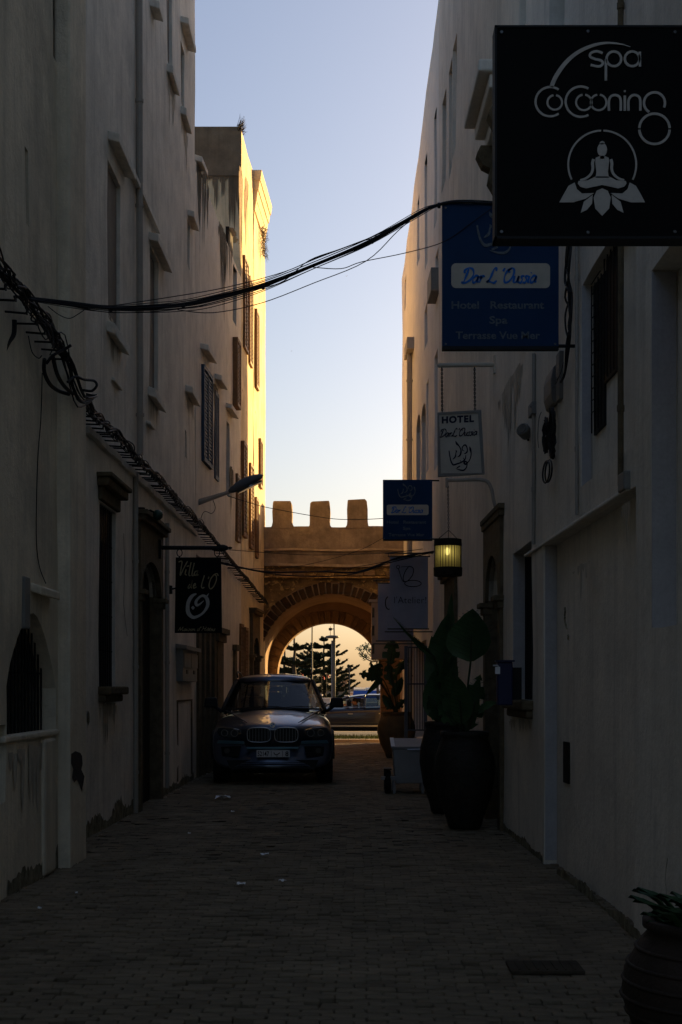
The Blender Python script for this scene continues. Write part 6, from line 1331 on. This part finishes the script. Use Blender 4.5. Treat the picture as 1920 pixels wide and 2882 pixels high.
# white wheeled chest
def cart():
    Y = 20.6; t = thing('wheeled_chest', 'dull white wheeled chest with a hinged lid, parked beside the urns', 'chest', ((1150 - CX) * Y / FPX, Y + .3, 0)); k = Y / FPX
    def Q(x, y): return P(x, y, Y)
    a, b = Q(1108, 2205), Q(1195, 2108); D = .75
    bd = MB(); bd.hexa([(a.x + .03, Y, a.z), (b.x, Y, a.z), (b.x, Y + D, a.z), (a.x + .03, Y + D, a.z), (a.x - .01, Y, b.z), (b.x + .02, Y, b.z), (b.x + .02, Y + D, b.z), (a.x - .01, Y + D, b.z)]); body = build('box', bd, 'bin', t, bevel=.012)
    ld = MB(); c0, c1_ = Q(1102, 2106), Q(1197, 2096); ld.hexa([(c0.x, Y - .02, b.z + .005), (c1_.x + .03, Y - .02, b.z + .005), (c1_.x + .03, Y + D + .02, b.z + .10), (c0.x, Y + D + .02, b.z + .10), (c0.x, Y - .02, b.z + .035), (c1_.x + .03, Y - .02, b.z + .035), (c1_.x + .03, Y + D + .02, b.z + .13), (c0.x, Y + D + .02, b.z + .13)]); lid = build('lid', ld, 'bin', t, bevel=.006)
    build('lid_edge', MB().hexa([(c0.x - .006, Y - .024, b.z + .037), (c0.x + .05, Y - .024, b.z + .037), (c0.x + .05, Y + D + .02, b.z + .132), (c0.x - .006, Y + D + .02, b.z + .132), (c0.x - .006, Y - .024, b.z + .042), (c0.x + .05, Y - .024, b.z + .042), (c0.x + .05, Y + D + .02, b.z + .137), (c0.x - .006, Y + D + .02, b.z + .137)]), 'plate', lid)
    build('handle', MB().tube([Q(1148, 2108), P(1148, 2110, Y - .05), P(1190, 2109, Y - .05), Q(1190, 2107)], .010, 6), 'chrome', t)
    for x in (1110, 1190):
        for yy in (Y + .03, Y + D - .05): p = Q(x, 2205); q = MB(); q.box((p.x, yy, p.z / 2 + .005), (.035, .035, p.z)); build('leg', q, 'bin', t)
    for yy in (Y + .12, Y + D - .1):
        p = Q(1092, 2200); q = MB(); q.lathe((p.x, yy, .17), [(.06, -.045), (.15, -.045), (.17, -.03), (.17, .03), (.15, .045), (.06, .045)], 20, axis='X'); wh = build('wheel', q, 'tyre', t); build('hub', MB().lathe((p.x, yy, .17), [(.065, -.04), (.065, .04)], 12, axis='X'), 'rim', wh)
    p = Q(1078, 2190); build('axle_bar', MB().box((p.x + .10, Y + .0, p.z - .0), (.26, .04, .05)), 'bin', t); build('mudguard', MB().box((Q(1092, 0).x, Y + .14, .36), (.11, .34, .02)), 'plastic', t)
cart()
# rack / open shop gate with posts behind the chest
t = thing('display_frame', 'upright grey metal frame with thin bars standing behind the white chest', 'frame', P(1160, 2080, 23.5)); YR = 23.5
for x in (1143, 1198): q = MB(); a = P(x, 0, YR); q.box((a.x, YR, P(0, 1820, YR).z / 2 + .01), (.055, .055, P(0, 1820, YR).z)); build('post', q, 'galv', t)
for y in (1822, 1925, 2055): q = MB(); a, b = P(1146, y, YR), P(1195, y, YR); q.tube([a, b], .014, 6); build('rail', q, 'galv', t)
for k in range(6): x = 1150 + k * 8; q = MB(); q.tube([P(x, 1822, YR), P(x, 2055, YR)], .006, 5); build('bar', q, 'black', t)
# blue letter box
t = thing('letter_box', 'dark blue metal letter box fixed beside the stone doorway on the right', 'letter box', P(1420, 1985, 13.2)); a, b = P(1400, 1985, 13.2), P(1443, 1863, 13.2)
build('box', MB().box(((a.x + b.x) / 2, 13.25, (a.z + b.z) / 2), (b.x - a.x, .16, b.z - a.z)), 'mailblue', t, bevel=.012)
build('label_plate', MB().box((P(1401, 0, 13.16).x, 13.165, P(0, 1887, 13.16).z), (.045, .006, .065)), 'paper', t)
build('box_roof', MB().box(((a.x + b.x) / 2, 13.24, b.z + .008), (b.x - a.x + .03, .19, .014)), 'mailblue', t); build('lamp_arm', MB().tube([P(1388, 1873, 13.15), P(1400, 1873, 13.15), P(1408, 1880, 13.2)], .008, 6), 'plate', t)
build('wall_bracket', MB().box((b.x + .03, 13.27, (a.z + b.z) / 2), (.12, .05, .3)), 'black', t)

# litter
def scrap(x, y, w_, label, m='paper', crumple=.02):
    Yg = CAMZ * FPX / (y - HY); c = Vector(((x - CX) * Yg / FPX, Yg, .016)); ww = w_ * Yg / FPX; q = MB()
    q.grid(lambda u, v: (c.x + ww * (u - .5) + rnd(-.1, .1) * ww * .3, c.y + ww * 1.0 * (v - .5) + rnd(-.1, .1) * ww * .4, .018 + rnd(0, 1) * crumple), 5, 4); q.v += [v + Vector((0, 0, .002)) for v in q.v]
    o = build('paper_scrap', q, m); tag(o, label, 'litter', 'litter on the paving'); return o
scrap(627, 2252, 42, 'largest crumpled white paper on the paving in front of the SUV', crumple=.06); scrap(745, 2412, 22, 'small white paper scrap in mid alley, farthest from the viewer of the bright three'); scrap(679, 2496, 24, 'flat white paper scrap, nearest on the left of the pair in mid paving'); scrap(795, 2487, 20, 'narrow white paper scrap, right of its neighbour in mid paving')
scrap(655, 2290, 9, 'tiny pale scrap just nearer than the crumpled paper'); scrap(533, 2352, 8, 'tiny pale scrap between the paper scraps and the left wall'); scrap(112, 2566, 12, 'pale scrap lying by the foot of the left wall'); scrap(215, 2522, 7, 'tiny pale speck of litter a step from the left wall')
q = MB(); q.box((1.03, 7.8, .012), (.40, .30, .02)); o = tag(build('drain_cover', q, 'joint', bevel=.005), 'dark iron drain cover set in the paving near the right wall', 'drain cover')
q = MB()
for k in range(7): q.box((.88 + k * .05, 7.8, .0245), (.012, .24, .006))
build('cover_ribs', q, 'joint', o)

# ================================================================== beyond the arch
def pine(label, x, ytop, ybase, Y, spread, tiers, seed, lean=0, low=.0, full=1.0):
    random.seed(seed); top = P(x, ytop, Y); base = P(x + lean, ybase, Y); H_ = top.z - base.z; t = thing('norfolk_pine', label, 'tree', base, 'araucaria trees beyond the arch')
    build('trunk', MB().tube([base.lerp(top, i / 8) + Vector((rnd(-.04, .04), 0, 0)) for i in range(9)], [.22 * (1 - i / 9) + .03 for i in range(9)], 8), 'trunk', t)
    cr = MB(); br = MB()
    for k in range(tiers):
        f = low + (1 - low) * (k / (tiers - 1)) ** .9; z = base.z + H_ * (f * .97); rr = spread * (1 - f) ** .75 * full + .18 * spread * (.4 if k == tiers - 1 else 1); rr *= rnd(.72, 1.15); nb = 9 if k < tiers - 1 else 6
        for j in range(nb):
            a_ = 2 * math.pi * j / nb + rnd(-.25, .25); L_ = rr * rnd(.55, 1.12); d = Vector((math.cos(a_), math.sin(a_), 0)); p0 = Vector((base.lerp(top, f * .97).x, base.y, z + rnd(-.15, .15)))
            pts = [p0 + d * L_ * u + Vector((0, 0, -.10 * L_ * math.sin(math.pi * u * .8) + .22 * L_ * u ** 3)) for u in (0, .25, .5, .75, 1)]; br.tube(pts, [.05, .04, .03, .02, .01], 4)
            for s in range(int(90 + 75 * L_)):
                u = rnd(.18, 1) ** .8; i0 = min(3, int(u * 4)); c = pts[i0].lerp(pts[i0 + 1], u * 4 - i0); side = Vector((-d.y, d.x, 0)) * rnd(-1, 1); w_ = .42 * L_ ** .6 * math.sin(math.pi * min(1, u * .85 + .1)) ** .7
                e_ = c + side * w_ + d * rnd(.05, .3) + Vector((0, 0, rnd(.02, .30))); n_ = Vector((rnd(-1, 1), rnd(-1, 1), rnd(-.4, .4))).normalized() * rnd(.05, .11); m2 = c.lerp(e_, .6) + Vector((0, 0, rnd(0, .08)))
                cr.add([c - n_ * .5, m2 - n_, e_, m2 + n_, c + n_ * .5], [(0, 1, 2, 3, 4)])
    build('branches', br, 'trunk', t); build('crown', cr, 'needle', t); random.seed(seed + 100)
pine('broad Norfolk pine standing centrally in the arch opening, behind the lamp post', 912, 1796, 1968, 150, 4.3, 8, 3)
pine('dense low Norfolk pine filling the left of the arch opening', 866, 1826, 1970, 140, 3.3, 7, 5, full=1.25)
pine('slender open Norfolk pine at the left edge of the arch opening', 829, 1781, 1975, 120, 2.3, 4, 8, low=.32, full=1.1)
pine('short dark conifer hugging the left jamb of the arch', 801, 1822, 1975, 130, 2.1, 5, 12, low=.1)
pine('small distant Norfolk pine to the right of the lamp post', 983, 1876, 1945, 190, .85, 4, 14, low=.4)
t = thing('broadleaf_tree', 'sparse tree with leaf clusters on curving branches at the right of the arch', 'tree', P(1062, 1960, 60)); Yt = 60
build('trunk', MB().tube([P(1064, 1970, Yt), P(1062, 1900, Yt), P(1061, 1858, Yt)], [.07, .05, .04], 6), 'trunk', t); br = MB(); cr = MB(); random.seed(21)
for ex, ey in ((1010, 1828), (1022, 1818), (1040, 1830), (1016, 1842), (1032, 1815), (1048, 1840), (1066, 1826), (1026, 1850), (1078, 1838)):
    pts = [P(1062, 1862, Yt), P((1062 + ex) / 2, (1862 + ey) / 2 + 6, Yt + rnd(-1, 1)), P(ex, ey, Yt + rnd(-1, 1))]; br.tube(catmull(pts, 3), .018, 4)
    for s in range(46):
        c = pts[2].lerp(pts[1], rnd(0, .5) ** 1.5) + Vector((rnd(-.11, .11), rnd(-.2, .2), rnd(-.09, .09))); a_ = Vector((rnd(-1, 1), rnd(-1, 1), rnd(-.5, 1))).normalized() * .09; b = a_.orthogonal().normalized() * .025; cr.add([c, c + a_ * .5 + b, c + a_, c + a_ * .5 - b], [(0, 1, 2, 3)])
build('branches', br, 'trunk', t); build('crown', cr, 'leaf', t)
def lamp_post():
    Y = 58; t = thing('lamp_post', 'grey lamp post with flat disc head and a camera on top, beyond the arch', 'lamp post', P(941, 2008, Y)); b = P(941, 2030, Y); b.z = 0; h = P(941, 1796, Y)
    build('post', MB().tube([b, h], .055, 12), 'pole', t, smooth=True); build('side_tube', MB().tube([b + Vector((-.085, .04, 0)), h + Vector((-.085, .04, -.1))], .04, 8), 'lamphead', t)
    build('disc_head', MB().lathe(P(936, 1793, Y), [(.20, -.05), (.30, -.02), (.27, .04), (.12, .07)], 20), 'pole', t); build('mast', MB().tube([P(941, 1793, Y), P(940, 1742, Y)], .028, 6), 'pole', t)
    cm = build('camera', MB().box(P(930, 1771, Y), (.13, .2, .10)), 'black', t); build('camera_arm', MB().tube([P(930, 1771, Y), P(941, 1770, Y)], .02, 5), 'black', cm); build('camera_mast', MB().tube([P(930, 1793, Y), P(930, 1762, Y)], .012, 5), 'black', cm)
lamp_post()
t = thing('flag_mast', 'tall pale mast rising behind the pines at the left of the opening', 'mast', P(878, 1960, 110)); build('mast', MB().tube([P(878, 1975, 110), P(879, 1750, 110)], [.07, .05], 8), 'pole', t)
t = thing('antenna_pole', 'slim utility pole in front of the far hill', 'pole', P(984, 1960, 100)); build('pole', MB().tube([P(984, 1975, 100), P(984, 1878, 100)], .045, 6), 'pole', t); build('crossarm', MB().box(P(984, 1882, 100), (.4, .05, .06)), 'pole', t)
# low sea wall, watch tower, harbour sheds, blue awning truck
def far_wall():
    Y = 165; t = thing('sea_wall', 'low brown stone sea wall with battlements beyond the trees', 'wall', P(930, 1985, Y)); a, b = P(700, 1995, Y), P(1000, 1943, Y)
    build('wall', MB().box(((a.x + b.x) / 2, Y + 1, (b.z - 3) / 2), (b.x - a.x, 2, b.z + 3)), 'rampart', t)
    for k in range(18): x = a.x + (k + .5) * (b.x - a.x) / 18; build('merlon', MB().box((x, Y + .4, b.z + .22), (.35, .6, .45)), 'rampart', t, own=True)
    t = thing('watch_tower', 'small square stone tower with a finial at the end of the sea wall', 'tower', P(967, 1960, 170)); c = P(967, 1960, 170)
    build('tower', MB().box((c.x, 171, .3), (1.0, 1.2, 4.4), taper=.85), 'rampart', t); tp = P(967, 1913, 170); build('tower_top', MB().box((c.x, 171, tp.z + .05), (1.15, 1.3, .28)), 'rampart', t)
    for k in (-1, 0, 1): build('merlon', MB().box((c.x + k * .38, 171, tp.z + .3), (.2, .9, .24)), 'rampart', t, own=True)
    build('finial', MB().lathe((c.x, 171, tp.z + .25), [(.16, 0), (.2, .2), (.08, .45), (.02, .7)], 8), 'rampart', t)
    Y = 210; t = thing('harbour_building', 'long pale harbour building under the far hill', 'building', P(1030, 1950, Y)); a, b = P(975, 1965, Y), P(1110, 1940, Y); build('wall', MB().box(((a.x + b.x) / 2, Y, b.z / 2 - 1), (b.x - a.x, 6, b.z + 2)), 'whitewall', t)
    for k in range(14): build('window', MB().box((a.x + .4 + k * .5, Y - 3.02, b.z - .38), (.2, .06, .3)), 'pane', t, own=True)
    Y = 90; t = thing('market_stall', 'low stall with a bright blue tarpaulin roof behind the passing car', 'stall', P(1030, 1985, Y)); a, b = P(993, 1965, Y), P(1066, 1944, Y)
    build('tarpaulin', MB().hexa([(a.x, Y, a.z), (b.x, Y, a.z), (b.x, Y + 2, a.z), (a.x, Y + 2, a.z), (a.x + .05, Y, b.z), (b.x - .05, Y, b.z), (b.x - .05, Y + 2, b.z), (a.x + .05, Y + 2, b.z)]), 'vanblue', t)
    for x in (a.x + .05, b.x - .05): build('post', MB().box((x, Y + .1, a.z / 2), (.05, .05, a.z)), 'pole', t)
    build('counter', MB().box(((a.x + b.x) / 2, Y + 1, .25), (b.x - a.x - .1, 1.6, .6)), 'whitewall', t)
    Y = 100; t = thing('white_van', 'pale van roof showing between the stall and the palm-like leaves', 'van', P(1044, 1970, Y)); a, b = P(1026, 1990, Y), P(1064, 1936, Y); 
    build('body', MB().hexa([(a.x, Y, .1), (b.x, Y, .1), (b.x, Y + 1.8, .1), (a.x, Y + 1.8, .1), (a.x + .06, Y, b.z), (b.x - .04, Y, b.z), (b.x - .04, Y + 1.8, b.z), (a.x + .06, Y + 1.8, b.z)]), 'vanwhite', t, bevel=.08)
    build('window', MB().box((a.x + .32, Y - .01, 1.2), (.4, .04, .32)), 'pane', t)
    for x in (a.x + .2, b.x - .2): build('wheel', MB().lathe((x, Y - .02, .14), [(.14, -.05), (.14, .05)], 12, axis='Y'), 'tyre', t)
    for k, (x, y, w_, h_, m_) in enumerate(((905, 1968, 1.2, 1.0, 'whitewall'), (890, 1958, .7, 1.6, 'beige'), (983, 1960, .5, 1.1, 'beige'), (1005, 1950, 1.0, 1.0, 'beige'))):
        c = P(x, y, 95 + k * 3); zz = c.z; o = build('kiosk', MB().box((c.x, c.y, zz / 2 - .4), (w_, 1.4, zz + .8)), m_); tag(o, ('pale low kiosk left of the lamp post', 'narrow beige kiosk among the pine trunks', 'small beige kiosk beside the watch tower', 'flat beige kiosk next to the blue stall')[k], 'kiosk'); build('shutter', MB().box((c.x, c.y - .71, zz * .45), (w_ * .6, .03, zz * .5)), 'darkwood', o); build('kiosk_roof', MB().box((c.x, c.y, zz + .04), (w_ + .2, 1.6, .08)), 'whitewall', o)
    for k, (x, y, s_) in enumerate(((909, 1906, .45), (922, 1901, .32), (848, 1899, .5))):
        c = P(x, y, 118); t = thing('flag', ('red flag hanging among the central pine branches', 'small red pennant just right of the larger flag', 'red and white flag above the SUV roof')[k], 'flag', P(x, 1960, 118)); build('staff', MB().tube([P(x - 3, 1962, 118), P(x - 3, y - 8, 118)], .012, 5), 'black', t)
        build('cloth', MB().grid(lambda u, v: (c.x + .35 * s_ * u, 118 + .08 * math.sin(u * 7), c.z + .25 * s_ - .5 * s_ * v - .12 * u), 6, 3), 'red', t)
far_wall()
for x, y, Yb, lb in ((820, 988, 60, 'tiny bird gliding in the pale sky left of centre'), (975, 777, 60, 'tiny bird in the sky just below the cable bundle')):
    c = P(x, y, Yb); q = MB(); w_ = .05
    q.add([c, c + Vector((-w_ * 1.6, .05, .03)), c + Vector((-w_ * .6, -.03, .0))], [(0, 1, 2)]); q.add([c, c + Vector((w_ * 1.6, .05, .04)), c + Vector((w_ * .6, -.03, .01))], [(0, 1, 2)]); q.sphere(c, .018, 6, (.8, 1.8, .6)); tag(build('bird', q, 'black'), lb, 'bird', 'birds in the sky')
# weeds growing on the left roofs
random.seed(33)
for x, y, Y, n, lb, cat_ in ((672, 368, 30.6, 60, 'dry weeds sprouting from the corner of the brown parapet', 'weeds'), (736, 650, 34.2, 110, 'hanging dry plant growing from the wall below the cornice', 'plant')):
    q = MB(); c = P(x, y, Y)
    for k in range(n):
        b = c + Vector((rnd(-.02, .04), rnd(-.3, .3), rnd(-.55, .05) if n > 100 else rnd(-.05, .02))); e_ = b + Vector((rnd(.02, .16), rnd(-.1, .1), rnd(-.25, .12) if n > 100 else rnd(.02, .25))); q.tube([b, b.lerp(e_, .6) + Vector((.02, 0, .03)), e_], [.006, .005, .002], 3)
    tag(build('wall_plant', q, 'trunk'), lb, cat_)
